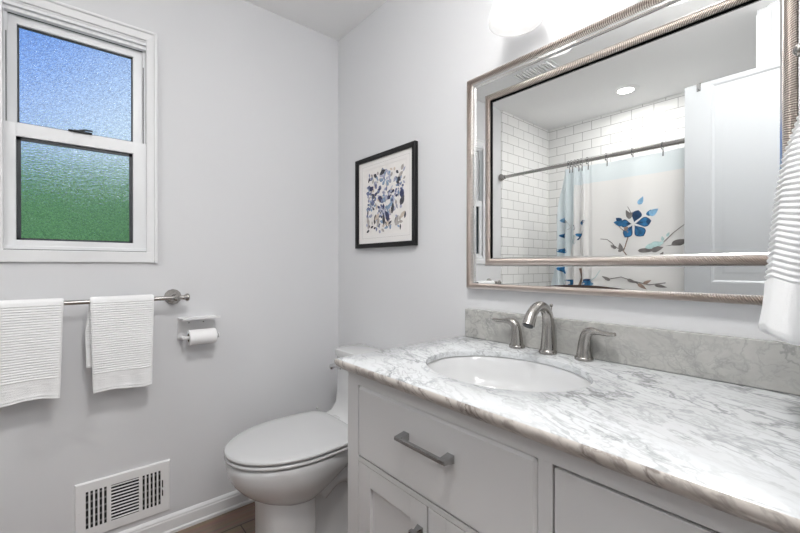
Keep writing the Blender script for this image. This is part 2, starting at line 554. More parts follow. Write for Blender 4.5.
# bottom rail lip and meeting-rail lip of the lower sash
obj('lift_rail', B().box(-1.362, -0.9315, 0.001, 0.010, 1.209, 1.222, 0.002), VINYL, lo)
b = B()
b.box(-1.185, -1.113, -0.004, 0.018, 1.6635, 1.668, 0.002).box(-1.168, -1.135, 0.002, 0.014, 1.667, 1.672, 0.002)
b.tube([(-1.152, 0.008, 1.671), (-1.135, -0.004, 1.673), (-1.112, -0.008, 1.672)], [0.004, 0.0035, 0.003], 10)
obj('sash_lock', b, GASKET, w)
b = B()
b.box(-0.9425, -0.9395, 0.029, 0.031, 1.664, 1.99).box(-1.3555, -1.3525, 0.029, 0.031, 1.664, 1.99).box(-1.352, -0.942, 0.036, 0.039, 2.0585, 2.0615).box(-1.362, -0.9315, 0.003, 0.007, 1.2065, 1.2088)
obj('gap_shadow_strips', b, GASKET, w, smooth=False)  # dark strips stand in for the shadow lines of the sash gaps
# outside: lawn bank
b = B()
n = 40
rows = []
for j in range(13):
    y = 1.2 + j * 1.6
    z = -0.3 + 0.495 * (y - 1.2) - 0.0104 * (y - 1.2) ** 2
    rows.append([(-18 + 36 * i / n, y, z + 0.05 * math.sin(i * 1.7 + j)) for i in range(n + 1)])
b.loft(rows, closed=False)
o = struct('lawn_bank', b, GRASS)

# ------------------------------------------------------------------ door, seen in the mirror
d = empty('door_1', (-1.4455, YC + 0.02, FZ + 0.01), kind='structure')
dx0, dx1, dy0, dy1, dz1 = -1.461, -1.426, YC + 0.004, -1.3164, 2.122
def door_leaf():
    b = B()
    b.box(dx0 + 0.007, dx1 - 0.007, dy0 + 0.02, dy1 - 0.02, FZ + 0.02, dz1 - 0.02)
    st = 0.116
    rails = [(FZ + 0.01, 0.24), (0.93, 1.055), (dz1 - 0.012 - 0.0, dz1)]
    b.box(dx0, dx1, dy1 - st, dy1, FZ + 0.01, dz1, 0.002)
    b.box(dx0, dx1, dy0, dy0 + st, FZ + 0.01, dz1, 0.002)
    zt = 2.0
    b.box(dx0, dx1, dy0 + st - .001, dy1 - st + .001, zt + 0.105, dz1, 0.002)
    b.box(dx0, dx1, dy0 + st - .001, dy1 - st + .001, 0.92, 1.06, 0.002)
    b.box(dx0, dx1, dy0 + st - .001, dy1 - st + .001, FZ + 0.01, 0.25, 0.002)
    # sloped moulding and raised field of both panels
    for za, zb in ((1.06, zt + 0.105), (0.25, 0.92)):
        for xs, sg in ((dx1, -1), (dx0, 1)):
            A = [(dy0 + st, za), (dy1 - st, za), (dy1 - st, zb), (dy0 + st, zb)]
            def ins(k):
                return [(dy0 + st + k, za + k), (dy1 - st - k, za + k), (dy1 - st - k, zb - k), (dy0 + st + k, zb - k)]
            rings = []
            for k, dep in ((0, 0.0), (0.006, 0.001), (0.020, 0.011), (0.030, 0.011), (0.055, 0.005), (0.058, 0.005)):
                rings.append([(xs + sg * dep, y, z) for y, z in ins(k)])
            b.loft(rings, cap0=False, cap1=True)
    return b
obj('door_leaf', door_leaf(), DOORP, d, ang=15)
for xs, sg in ((dx1, 1), (dx0, -1)):
    obj('door_knob', B().lathe([(0.03, 0), (0.03, sg * 0.004), (0.012, sg * 0.006), (0.012, sg * 0.013), (0.02, sg * 0.014)] if sg < 0 else [(0.03, 0), (0.03, 0.005), (0.012, 0.008), (0.011, 0.03), (0.026, 0.04), (0.027, 0.052), (0.015, 0.06)], (xs, dy1 - 0.06, 0.9), 'X'), NICKEL, d)
for z in (0.25, 1.1, 1.9):
    obj('hinge', B().lathe([(0.007, -0.045), (0.007, 0.045)], (-1.424, dy0 + 0.003, z), 'Z', 12), NICKEL, d)
# hook over the top of the door
h = empty('over_door_hook', (-1.443, -1.38, dz1), 'small grey metal hook clipped over the top edge of the white door', 'hook')
b = B()
b.box(-1.463, -1.4235, -1.389, -1.371, dz1 + 0.0005, dz1 + 0.0025).box(-1.4258, -1.4235, -1.389, -1.371, dz1 - 0.038, dz1 + 0.002).box(-1.4638, -1.4615, -1.389, -1.371, dz1 - 0.03, dz1 + 0.002)
obj('clip', b, STEEL, h, smooth=False)
obj('hook_tip', B().tube([(-1.423, -1.38, dz1 - 0.03), (-1.415, -1.38, dz1 - 0.037), (-1.408, -1.38, dz1 - 0.028)], 0.002, 8), STEEL, h)

# ------------------------------------------------------------------ bathtub, rod, curtain
t = empty('bathtub', (-1.98, -0.8, FZ), 'white bathtub behind the shower curtain, beside the subway tile walls', 'bathtub')
def tub():
    b = B()
    x0, x1, y0, y1, zt = XL + 0.002, -1.64, -1.600, -0.010, 0.50
    def rr(x0, x1, y0, y1, z, r, n=6):
        pts = []
        for cx_, cy_, a0 in ((x1 - r, y1 - r, 0), (x0 + r, y1 - r, 90), (x0 + r, y0 + r, 180), (x1 - r, y0 + r, 270)):
            for k in range(n + 1):
                a = math.radians(a0 + 90 * k / n)
                pts.append((cx_ + r * math.cos(a), cy_ + r * math.sin(a), z))
        return pts
    b.loft([rr(x0, x1, y0, y1, FZ, 0.01), rr(x0, x1, y0, y1, zt - 0.01, 0.01), rr(x0 + .006, x1 - .006, y0 + .006, y1 - .006, zt, 0.01),
            rr(x0 + 0.07, x1 - 0.09, y0 + 0.09, y1 - 0.07, zt, 0.12), rr(x0 + 0.085, x1 - 0.105, y0 + 0.11, y1 - 0.09, zt - 0.02, 0.12),
            rr(x0 + 0.13, x1 - 0.14, y0 + 0.25, y1 - 0.14, 0.12, 0.12), rr(x0 + 0.17, x1 - 0.18, y0 + 0.3, y1 - 0.18, 0.10, 0.1)])
    return b
obj('tub_shell', tub(), ACRY, t)
obj('drain', B().lathe([(0.03, 0), (0.03, 0.003), (0.012, 0.004)], (-1.99, -0.25, 0.101), 'Z'), CHROME, t)

RX = -1.588
rd = empty('curtain_rod', (RX, -0.8, 1.877), 'brushed metal shower curtain rod across the bathtub opening', 'rod')
obj('rod', B().tube([(RX, -0.012, 1.877), (RX, -0.9, 1.877)], 0.0125, 20).tube([(RX, -0.88, 1.877), (RX, -1.6, 1.877)], 0.0145, 20), NICKEL, rd)
for yy, sg in ((-0.008, -1), (-1.605, 1)):
    obj('flange', B().lathe([(0.030, 0), (0.030, sg * 0.006), (0.024, sg * 0.018), (0.017, sg * 0.03), (0.017, sg * 0.042)], (RX, yy, 1.877), 'Y', 24), NICKEL, rd)

CXX = -1.604
def fold(y, z):
    # sideways offset of the cloth: gathered near the window wall, gently rippled elsewhere
    q = max(0.0, min(1.0, (y + 0.78) / 0.16))
    q = q * q * (3 - 2 * q)
    f = 0.030 * q * math.sin((y + 0.46) * 2 * PI / 0.062)
    f += (1 - q) * 0.008 * math.sin(y * 2 * PI / 0.26 + 0.6) * (1.1 - 0.3 * z / 1.8)
    return f
def curtain_pt(s, z):
    # s in 0..1 along the width
    y0 = -0.535 + 0.085 * (1.83 - z) / 0.85
    y0 = min(y0, -0.43)
    y = y0 + s * (-1.585 - y0)
    return Vector((CXX + fold(y, z), y, z))
cu = empty('shower_curtain', (CXX, -1.0, 0.08), 'white shower curtain with painted blue flowers and pale blue border hanging from rod', 'shower curtain')
b = B()
NS, NZ = 300, 40
zs = [0.08 + (1.842 - 0.08) * k / NZ for k in range(NZ + 1)]
zs[-3] = 1.72
zs = sorted(zs)
grid = [[b.bm.verts.new(curtain_pt((i / NS) ** 1.25, z)) for i in range(NS + 1)] for z in zs]
for k in range(NZ):
    for i in range(NS):
        f = b.bm.faces.new((grid[k][i], grid[k][i + 1], grid[k + 1][i + 1], grid[k + 1][i]))
        s = ((i + .5) / NS) ** 1.25
        f.material_index = 1 if (zs[k] >= 1.719 or s < 0.10) else 0
o = None
cloth_b = b

INK = [mat('ink_blue', (0.022, 0.135, 0.30), 0.8, var=0.4, vscale=40), mat('ink_deep_blue', (0.010, 0.045, 0.12), 0.8, var=0.3, vscale=30), mat('ink_teal', (0.45, 0.62, 0.62), 0.8, var=0.15, vscale=40),
       mat('ink_grey', (0.20, 0.185, 0.18), 0.8, var=0.3, vscale=40), mat('ink_brown', (0.30, 0.22, 0.18), 0.8, var=0.3, vscale=40), mat('ink_pale_blue', (0.22, 0.42, 0.62), 0.8, var=0.3, vscale=40)]
def leaf_outline(cx_, cz_, L_, W_, a, n=12, blunt=0.6):
    pts = []
    for k in range(n):
        s = k / (n - 1)
        pts.append((s * L_, W_ / 2 * math.sin(PI * s ** blunt) ** 0.9 if 0 < s < 1 else 0.0))
    out = pts + [(u, -v) for u, v in reversed(pts[1:-1])]
    ca, sa = math.cos(a), math.sin(a)
    return [(cx_ + u * ca - v * sa, cz_ + u * sa + v * ca) for u, v in out]
def stroke_outline(pts, w0, w1):
    L1, R1 = [], []
    for i, (x, y) in enumerate(pts):
        xa, ya = pts[max(0, i - 1)]; xb, yb = pts[min(len(pts) - 1, i + 1)]
        dx, dy = xb - xa, yb - ya
        l = math.hypot(dx, dy) or 1
        wd = (w0 + (w1 - w0) * i / (len(pts) - 1)) / 2
        L1.append((x - dy / l * wd, y + dx / l * wd)); R1.append((x + dy / l * wd, y - dx / l * wd))
    return L1, R1
pr = B()
def onc(y, z, e=0.0024):
    return Vector((CXX + fold(y, z) + e, y, z))
LAY = [0.0024]
def cleaf(y, z, L_, W_, adeg, mi, blunt=0.6):
    LAY[0] += 0.00004
    pts = leaf_outline(0, 0, L_, W_, math.radians(adeg), blunt=blunt)
    vs = [onc(y - p[0], z + p[1], LAY[0]) for p in pts]   # drawn as seen in the mirror: +u runs towards -y
    cv = pr.bm.verts.new(sum(vs, Vector()) / len(vs))
    vv = [pr.bm.verts.new(v) for v in vs]
    for i in range(len(vv)):
        f = pr.bm.faces.new((vv[i], vv[(i + 1) % len(vv)], cv)); f.material_index = mi
def cstroke(pts, w0, w1, mi):
    LAY[0] += 0.00004
    fine = []
    for (a, c) in zip(pts, pts[1:]):
        for k in range(6):
            fine.append((a[0] + (c[0] - a[0]) * k / 6, a[1] + (c[1] - a[1]) * k / 6))
    fine.append(pts[-1])
    l, r_ = stroke_outline(fine, w0, w1)
    lv = [pr.bm.verts.new(onc(p[0], p[1], LAY[0])) for p in l]; rv = [pr.bm.verts.new(onc(p[0], p[1], LAY[0])) for p in r_]
    for i in range(len(lv) - 1):
        f = pr.bm.faces.new((lv[i], lv[i + 1], rv[i + 1], rv[i])); f.material_index = mi
# main spray (y, z on the cloth)
cstroke([(-0.965, 1.40), (-0.975, 1.34), (-0.960, 1.29), (-0.945, 1.235), (-0.975, 1.195)], 0.008, 0.007, 4)
cstroke([(-0.945, 1.235), (-0.90, 1.26), (-0.87, 1.30), (-0.84, 1.325), (-0.80, 1.33)], 0.007, 0.004, 3)
cstroke([(-0.955, 1.37), (-0.93, 1.39), (-0.905, 1.42)], 0.006, 0.004, 4)
cstroke([(-0.995, 1.46), (-0.985, 1.50), (-0.97, 1.53)], 0.006, 0.003, 3)
for a, L_, W_, m_ in ((72, .080, .058, 1), (8, .088, .062, 0), (-55, .088, .066, 0), (-122, .088, .062, 0), (172, .072, .052, 1)):
    ca, sa = math.cos(math.radians(a)), math.sin(math.radians(a))
    cleaf(-1.005 - 0.010 * ca, 1.415 + 0.010 * sa, L_, W_, a, 1, 1.5)
    cleaf(-1.005 - 0.015 * ca, 1.415 + 0.015 * sa, L_ - .010, W_ - .010, a, m_ if m_ == 1 and a == 72 else 0, 1.5)
    cleaf(-1.005 - 0.014 * ca, 1.415 + 0.014 * sa, L_ * .45, .010, a, 1)
for y, z, L_, W_, a, m_ in ((-0.945, 1.425, .065, .045, 170, 0), (-0.93, 1.435, .045, .035, 140, 1), (-1.09, 1.465, .06, .04, 35, 5), (-1.085, 1.46, .04, .03, 70, 0), (-1.035, 1.535, .055, .03, 65, 5),
                            (-0.985, 1.455, .06, .03, 115, 3), (-0.975, 1.45, .05, .025, 60, 3), (-0.90, 1.255, .05, .028, 140, 3), (-0.93, 1.245, .055, .03, 100, 3), (-0.91, 1.235, .05, .02, 20, 3), (-0.97, 1.38, .03, .03, 140, 4)):
    cleaf(y, z, L_, W_, a, m_)
# right spray
cstroke([(-1.30, 1.41), (-1.22, 1.345), (-1.17, 1.295), (-1.10, 1.26)], 0.004, 0.006, 3)
cstroke([(-1.10, 1.255), (-1.2, 1.27), (-1.30, 1.285)], 0.005, 0.003, 3)
for y, z, L_, W_, a, m_ in ((-1.07, 1.25, .11, .045, 25, 2), (-1.10, 1.275, .07, .04, 10, 2), (-1.03, 1.235, .11, .028, 2, 3), (-1.10, 1.235, .07, .035, 15, 3), (-1.21, 1.275, .10, .04, 15, 3), (-1.165, 1.30, .03, .018, 100, 2), (-1.185, 1.325, .03, .015, 60, 2), (-1.15, 1.195, .035, .02, 60, 3), (-1.22, 1.195, .05, .02, 10, 3)):
    cleaf(y, z, L_, W_, a, m_)
# spray on the gathered side
cstroke([(-0.685, 1.45), (-0.665, 1.38), (-0.645, 1.33)], 0.005, 0.006, 1)
cstroke([(-0.66, 1.08), (-0.675, 1.02), (-0.66, 0.97)], 0.009, 0.010, 4)
for y, z, L_, W_, a, m_ in ((-0.655, 1.445, .05, .035, 20, 0), (-0.61, 1.30, .07, .045, 70, 2), (-0.60, 1.33, .05, .04, 30, 2), (-0.535, 1.23, .05, .08, 80, 0), (-0.535, 1.35, .04, .05, 70, 0), (-0.56, 1.40, .08, .05, 85, 3), (-0.53, 1.10, .045, .08, 60, 0), (-0.54, 1.46, .05, .05, 80, 5), (-0.62, 1.165, .06, .03, 10, 3), (-0.69, 1.16, .03, .015, 10, 3), (-0.56, 0.97, .05, .05, 40, 0), (-0.69, 0.975, .06, .045, 40, 0), (-0.62, 1.40, .04, .03, 80, 1), (-0.64, 1.36, .03, .025, 30, 0), (-0.69, 1.045, .05, .02, 10, 1)):
    cleaf(y, z, L_, W_, a, m_)
# low sprays
cstroke([(-0.83, 1.055), (-0.93, 1.075), (-1.01, 1.05), (-1.06, 1.015)], 0.005, 0.008, 3)
cstroke([(-1.01, 1.05), (-1.09, 1.03), (-1.18, 1.045)], 0.006, 0.006, 3)
cstroke([(-0.72, 1.03), (-0.77, 1.07), (-0.80, 1.12)], 0.006, 0.003, 2)
cstroke([(-0.655, 1.13), (-0.665, 1.07), (-0.65, 1.00), (-0.65, 0.95)], 0.012, 0.010, 4)
for y, z, L_, W_, a, m_ in ((-0.86, 1.05, .06, .02, 150, 3), (-0.97, 1.06, .06, .022, -20, 3), (-1.03, 1.035, .06, .022, -35, 4), (-1.06, 1.035, .05, .02, 30, 4), (-1.12, 1.03, .07, .02, -10, 3), (-0.56, 1.01, .06, .05, 40, 0), (-0.69, 1.005, .065, .05, 40, 0), (-0.72, 1.02, .04, .03, 10, 5)):
    cleaf(y, z, L_, W_, a, m_)
for dy, dz in ((0.35, -0.55), (-0.05, -0.62), (-0.25, -0.50)):
    for k in range(5):
        cleaf(-1.0 + dy, 1.2 + dz, .09, .07, 72 * k + 20, 0)
    cstroke([(-1.0 + dy, 1.19 + dz), (-0.98 + dy, 1.05 + dz), (-0.95 + dy, 0.93 + dz)], 0.008, 0.008, 4)
for f in pr.bm.faces:
    f.material_index += 2
me = bpy.data.meshes.new('tmp'); pr.bm.to_mesh(me); pr.bm.free(); cloth_b.bm.from_mesh(me); bpy.data.meshes.remove(me)
obj('cloth', cloth_b, [CURT_W, CURT_B] + INK, cu, ang=80)
# rings
ring_ys = [-0.585, -0.606, -0.630, -0.652, -0.675, -0.717, -0.842, -1.000, -1.165, -1.335, -1.50]
first = None
for i, yy in enumerate(ring_ys):
    if first is None:
        b = B()
        pts = [(RX + 0.021 * math.sin(a), yy, 1.877 + 0.021 * math.cos(a)) for a in [math.radians(x) for x in range(-150, 151, 15)]]
        b.tube(pts, 0.0022, 8)
        b.tube([(RX - 0.010, yy, 1.859), (RX - 0.016, yy, 1.84), (RX - 0.014, yy, 1.815)], [0.003, 0.004, 0.004], 8)
        b.sphere((RX + 0.012, yy, 1.853), 0.005, seg=10)
        first = obj('curtain_ring', b, STEEL, origin=(RX, yy, 1.877))
        r_o = first
    else:
        r_o = first.copy(); C.objects.link(r_o)
        r_o.location = (RX, yy, 1.877)
    nm = ['leftmost of the bunched metal curtain rings on the shower rod', 'second metal curtain ring in the bunch from the left', 'third metal curtain ring, middle of the bunched ones', 'fourth metal curtain ring in the bunch from the left', 'fifth metal curtain ring, last of the tight bunch', 'single curtain ring just right of the bunched rings',
          'curtain ring left of the flower, one gap past the bunch', 'metal curtain ring directly above the large blue flower', 'curtain ring to the right of the large blue flower, beside the door edge', 'curtain ring on rod hidden behind the open door edge', 'curtain ring at the far end of rod behind the door'][i]
    tag(r_o, nm, 'curtain ring', 'rings on the shower curtain rod')

# ------------------------------------------------------------------ ceiling fittings
def downlight(loc, label):
    e = empty('downlight', loc, label, 'ceiling light')
    x, y, z = loc
    obj('trim_ring', B().lathe([(0.052, -0.004), (0.060, -0.006), (0.088, -0.003), (0.090, -0.0005), (0.052, -0.0005)], (x, y, z), 'Z', 40, False, False), CEILP, e)
    obj('lens', B().lathe([(0.0525, -0.0045), (0.045, -0.006), (0.002, -0.007)], (x, y, z), 'Z', 32), DOWNG, e)
    return e
downlight((-1.979, -0.82, CZ), 'round recessed ceiling light above the bathtub')
fl = empty('ceiling_fill_lamp', (-0.86, -1.58, CZ), 'added unseen fill lamp with a glowing dome on the ceiling near the doorway', 'ceiling lamp')  # lamp added to brighten the room evenly, outside every view
obj('fill_lamp_base', B().lathe([(0.150, -0.0005), (0.152, -0.010), (0.148, -0.026)], (-0.86, -1.58, CZ), 'Z', 48), NICKEL, fl)
obj('fill_dome', B().lathe([(0.140, -0.0265), (0.136, -0.045), (0.120, -0.070), (0.092, -0.090), (0.055, -0.102), (0.004, -0.106)], (-0.86, -1.58, CZ), 'Z', 48), DOMEG, fl)
v = empty('exhaust_fan', (-1.26, -0.545, CZ), 'square white exhaust fan grille on the ceiling near the window', 'fan')
b = B()
b.box(-1.40, -1.12, -0.685, -0.405, CZ - 0.006, CZ - 0.0005, 0.002)
obj('fan_frame', b, TRIM, v)
b = B()
for k in range(11):
    yy = -0.66 + k * 0.023
    b.box(-1.375, -1.145, yy - 0.006, yy + 0.006, CZ - 0.016, CZ - 0.0065, 0.002)
obj('fan_grille', b, CEILP, v)

# ------------------------------------------------------------------ floor register on the window wall
v = empty('wall_register', (-1.01, 0, 0.096), 'white metal air vent register low on the wall above the baseboard', 'vent')
X0, X1, Z0, Z1 = -1.165, -0.854, 0.096, 0.3063
yf, ybk = -0.010, -0.0005
b = B()
gl, gr = (-1.136, -1.071), (-0.951, -0.886)
gm = (-1.0565, -0.9635)
gz = (0.130, 0.274)
b.box(X0, gl[0], yf, yf + .003, Z0, Z1); b.box(gl[1], gm[0], yf, yf + .003, Z0, Z1); b.box(gm[1], gr[0], yf, yf + .003, Z0, Z1)
b.box(gr[1], -0.8815, yf, yf + .003, Z0, Z1); b.box(-0.8765, X1, yf, yf + .003, Z0, Z1)
b.box(-0.8815, -0.8765, yf, yf + .003, Z0, 0.162); b.box(-0.8815, -0.8765, yf, yf + .003, 0.231, Z1)
b.box(gl[0], gl[1], yf, yf + .003, Z0, gz[0]); b.box(gl[0], gl[1], yf, yf + .003, gz[1], Z1)
b.box(gr[0], gr[1], yf, yf + .003, Z0, gz[0]); b.box(gr[0], gr[1], yf, yf + .003, gz[1], Z1)
b.box(gm[0], gm[1], yf, yf + .003, Z0, gz[0]); b.box(gm[0], gm[1], yf, yf + .003, gz[1], Z1)
# turned-back rim
rim = [(0.0, yf), (0.0, yf + .002), (-0.004, ybk)]
pr4 = lambda e, y: [(X0 + e, y, Z0 + e), (X1 - e, y, Z0 + e), (X1 - e, y, Z1 - e), (X0 + e, y, Z1 - e)]
b.loft([pr4(0.0005, yf), pr4(-0.003, yf + 0.004), pr4(-0.004, ybk)], False, False)
obj('faceplate', b, WHITEMET, v, smooth=False)
for (xa, xb) in (gl, gr):
    b = B()
    pitch = (xb - xa + 0.006) / 5
    for k in range(4):
        xc = xa - 0.003 + pitch * (k + 1)
        b.box(xc - 0.0030, xc + 0.0030, yf + 0.0002, yf + 0.006, gz[0], gz[1])
    obj('vertical_louvers', b, WHITEMET, v, smooth=False)
    bb = B()
    for k in range(5):
        zc = gz[0] + (k + 0.5) * (gz[1] - gz[0]) / 5
        bb.box(xa, xb, yf + 0.0062, yf + 0.008, zc - 0.003, zc + 0.003)
    obj('damper_bars', bb, mat('grey_damper', (0.2, 0.2, 0.2), 0.5), v, smooth=False)
b = B()
for k in range(11):
    zc = gz[0] + (k + 0.5) * (gz[1] - gz[0]) / 11
    b.loft([[(x, yf + 0.0002, zc - 0.0010), (x, yf + 0.0007, zc - 0.0018), (x, yf + 0.0068, zc + 0.0006), (x, yf + 0.0060, zc + 0.0014)] for x in gm])
obj('horizontal_louvers', b, WHITEMET, v, smooth=False)
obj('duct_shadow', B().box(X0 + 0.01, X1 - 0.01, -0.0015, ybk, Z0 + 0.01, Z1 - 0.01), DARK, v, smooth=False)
obj('damper_lever', B().box(-0.8805, -0.8775, yf - 0.010, yf + 0.004, 0.192, 0.199, 0.001), WHITEMET, v)
for x in (-1.1545, -0.868):
    obj('screw', B().sphere((x, yf, 0.199), 0.0035, sc_=(1, 0.5, 1), seg=12), WHITEMET, v)

# ------------------------------------------------------------------ towel bar and towels
BY, BZ = -0.072, 1.014
tb = empty('towel_bar', (-1.12, 0, BZ), 'brushed nickel towel bar on the wall under the window', 'towel bar')
obj('bar', B().tube([(-1.46, BY, BZ), (-0.812, BY, BZ)], 0.0088, 20), NICKEL, tb)
for x, sg in ((-0.838, 1), (-1.435, -1)):
    p = obj('post', B().lathe([(0.034, -0.0005), (0.034, -0.006), (0.031, -0.010), (0.020, -0.020), (0.0125, -0.034), (0.0105, -0.048), (0.0115, -0.060), (0.0125, -0.085), (0.006, -0.089)], (x, 0, BZ), 'Y', 12), NICKEL, tb, ang=14)
    obj('end_cap', B().lathe([(0.0095, 0), (0.0085, sg * 0.012), (0.010, sg * 0.020), (0.0165, sg * 0.030), (0.0165, sg * 0.036), (0.012, sg * 0.040)], (x + sg * 0.010, BY, BZ), 'X', 24), NICKEL, tb)

def hanging_towel(name, x0, x1, zf, zb, seed, label, hem=0.072, xe0=0.0, xe1=0.0):
    rnd = random.Random(seed)
    th = 0.0085
    rib = 0.0088
    # path: front bottom -> top -> back bottom, with arc over the bar
    r = 0.0088 + 0.0015 + th / 2
    path = []
    step = rib / 4
    z = zf
    while z < BZ:
        path.append((BY - r - 0.010 * ((BZ - z) / (BZ - zf)) * 0.5, z, 0)); z += step
    for k in range(0, 13):
        a = PI - PI * k / 12
        path.append((BY + r * math.cos(a), BZ + r * math.sin(a), 1))
    z = BZ - step
    while z > zb:
        path.append((BY + r - 0.002 * (BZ - z), z, 2)); z -= step
    NX = 34
    b = B()
    ph = [rnd.uniform(0, 6) for _ in range(6)]
    outer, inner = [], []
    n = len(path)
    for i, (y, z, s) in enumerate(path):
        yp, zp, _ = path[min(i + 1, n - 1)]; ym, zm, _ = path[max(i - 1, 0)]
        ty, tz = yp - ym, zp - zm
        l = math.hypot(ty, tz) or 1
        ny, nz = -tz / l, ty / l          # outward
        dist = abs(z - zf) if s == 0 else (abs(z - zb) if s == 2 else 1)
        ro, ri = [], []
        for k in range(NX + 1):
            u = k / NX
            down = 0 if s == 1 else (BZ - z) / (BZ - zf)
            x = x0 - (0.016 * min(1, down * 3) * (1 - u) if s == 2 else 0) + (x1 - x0) * u + down * ((1 - u) * xe0 + u * xe1)
            amp = 0.0014
            if dist < hem:
                amp = 0.0003 if dist > 0.012 else 0.0008
            ribh = amp * math.sin(2 * PI * i / 4) if s != 1 else 0
            if s == 0 and abs(dist - 0.014) < 0.003: ribh += 0.0014
            if s == 0 and abs(dist - hem) < 0.003: ribh += 0.001
            wav = 0.004 * down * (math.sin(u * 5 + ph[0]) + 0.5 * math.sin(u * 11 + ph[1] + z * 9))
            puck = 0.0022 * math.sin(u * 19 + ph[2]) * (1 if (s == 0 and dist < 0.05) else 0.25)
            edge = 1 - 0.75 * max(0, (abs(u - 0.5) - 0.475) / 0.025) ** 2
            t = (th / 2 + ribh + (0.001 if dist < 0.012 and s != 1 else 0)) * max(edge, 0.15)
            sag = 0.0035 * math.sin(u * 7 + ph[3]) * (1 if s == 0 else 0.4) * max(0, 1 - dist / 0.09) if s != 1 else 0
            cy_, cz_ = y - (wav + puck) * (1 if s == 0 else 0.3), z + sag
            ro.append((x, cy_ - ny * -t if False else cy_ + ny * t, cz_ + nz * t)); ri.append((x, cy_ - ny * t, cz_ - nz * t))
        outer.append(ro); inner.append(ri)
    rings = []
    for ro, ri in zip(outer, inner):
        rings.append(ro + ri[::-1])
    b.loft(rings)
    return tag(obj(name, b, TOWEL, origin=((x0 + x1) / 2, BY, BZ), ang=60), label, 'towel', 'ribbed white hand towels')
hanging_towel('hand_towel', -1.398, -1.199, 0.682, 0.72, 3, 'ribbed white hand towel hanging at the left end of the towel bar', xe0=-0.004, xe1=-0.010)
hanging_towel('hand_towel', -1.1245, -0.920, 0.674, 0.765, 5, 'ribbed white hand towel on the bar beside the nickel end post', xe0=0.008, xe1=-0.008)

# ------------------------------------------------------------------ toilet paper holder and roll
hd = empty('toilet_paper_holder', (-0.74, 0, 0.86), 'white metal toilet paper holder with a shelf on the wall', 'toilet paper holder')
hx0, hx1, hz = -0.819, -0.669, 0.921
obj('back_plate', B().box(hx0, hx1, -0.0035, -0.0005, 0.831, hz, 0.001), WHITEMET, hd)
obj('shelf', B().box(hx0, hx1, -0.100, -0.0036, hz - 0.003, hz, 0.001).box(hx0, hx1, -0.100, -0.097, hz, hz + 0.006, 0.001), WHITEMET, hd)
RC = (-0.735, -0.066, 0.838)
b = B()
b.lathe([(0.016, -0.0036), (0.016, -0.012), (0.010, -0.018), (0.0075, -0.03), (0.0075, -0.066)], (-0.806, 0, RC[2]), 'Y', 20)
b.tube([(-0.806, RC[1], RC[2]), (-0.672, RC[1], RC[2])], 0.0075, 16)
b.lathe([(0.0075, 0), (0.012, 0.003), (0.012, 0.007), (0.006, 0.009)], (-0.673, RC[1], RC[2]), 'X', 16)
obj('arm', b, WHITEMET, hd)
for x, z in ((-0.775, 0.895), (-0.715, 0.895)):
    obj('screw', B().sphere((x, -0.0036, z), 0.003, sc_=(1, 0.5, 1), seg=10), STEEL, hd)
tr = empty('toilet_roll', RC, 'white toilet paper roll on the wall holder under the little shelf', 'toilet paper')
ya, yb_ = -0.790, -0.682
obj('paper', B().lathe([(0.0195, ya), (0.0310, ya), (0.0325, ya + 0.001), (0.0325, yb_ - 0.001), (0.0310, yb_), (0.0195, yb_)], (0, RC[1], RC[2]), 'X', 48, False, False), PAPER, tr)
obj('core', B().lathe([(0.0193, ya + 0.0005), (0.0193, yb_ - 0.0005), (0.0180, yb_ - 0.0005), (0.0180, ya + 0.0005), (0.0193, ya + 0.0005)], (0, RC[1], RC[2]), 'X', 32, False, False), CARD, tr)

# ------------------------------------------------------------------ framed picture
p = empty('framed_picture', (-0.015, -0.44, 1.24), 'black framed watercolour flower print on the grey wall', 'picture')
PY0, PY1, PZ0, PZ1 = -0.672, -0.205, 1.240, 1.702
def rect_frame(b, y0, y1, z0, z1, prof, mi=0):
    # prof: (inset, -x)
    rings = [[(-d, y0 + e, z0 + e), (-d, y1 - e, z0 + e), (-d, y1 - e, z1 - e), (-d, y0 + e, z1 - e)] for e, d in prof]
    return b.loft(rings, False, False, True, mi)
b = B()
rect_frame(b, PY0, PY1, PZ0, PZ1, [(0.004, 0.0005), (0.0, 0.002), (0.0, 0.021), (0.002, 0.0235), (0.006, 0.024), (0.018, 0.021), (0.022, 0.0195), (0.022, 0.010)])
obj('frame', b, BLACKFR, p, ang=25)
b = B()
iy0, iy1, iz0, iz1 = PY0 + 0.022, PY1 - 0.022, PZ0 + 0.022, PZ1 - 0.022
oy0, oy1, oz0, oz1 = -0.612, -0.276, 1.306, 1.640
rect_frame(b, iy0, iy1, iz0, iz1, [(0.0, 0.0118), (oy0 - iy0 if False else 0.0405, 0.0118), (0.0415, 0.0100)])
obj('mat_board', b, MATB, p, smooth=False)
b = B()
e = 0.0405
ay0, ay1, az0, az1 = iy0 + e, iy1 - e, iz0 + e, iz1 - e
b.quad((-0.0098, ay0 - .003, az0 - .003), (-0.0098, ay0 - .003, az1 + .003), (-0.0098, ay1 + .003, az1 + .003), (-0.0098, ay1 + .003, az0 - .003), 0)
ART = [PRINTP, mat('paint_navy', (0.045, 0.05, 0.115), 0.85, var=0.5, vscale=60), mat('paint_slate_blue', (0.15, 0.175, 0.285), 0.85, var=0.4, vscale=60), mat('paint_sky', (0.24, 0.33, 0.46), 0.85, var=0.3, vscale=60), mat('paint_charcoal', (0.06, 0.06, 0.075), 0.85, var=0.4, vscale=60), mat('paint_stone', (0.42, 0.39, 0.37), 0.85, var=0.2, vscale=60), mat('paint_tan', (0.58, 0.50, 0.42), 0.85, var=0.2, vscale=60), mat('paint_lilac', (0.40, 0.41, 0.52), 0.85, var=0.3, vscale=60)]
rnd = random.Random(11)
lay = [0.0099]
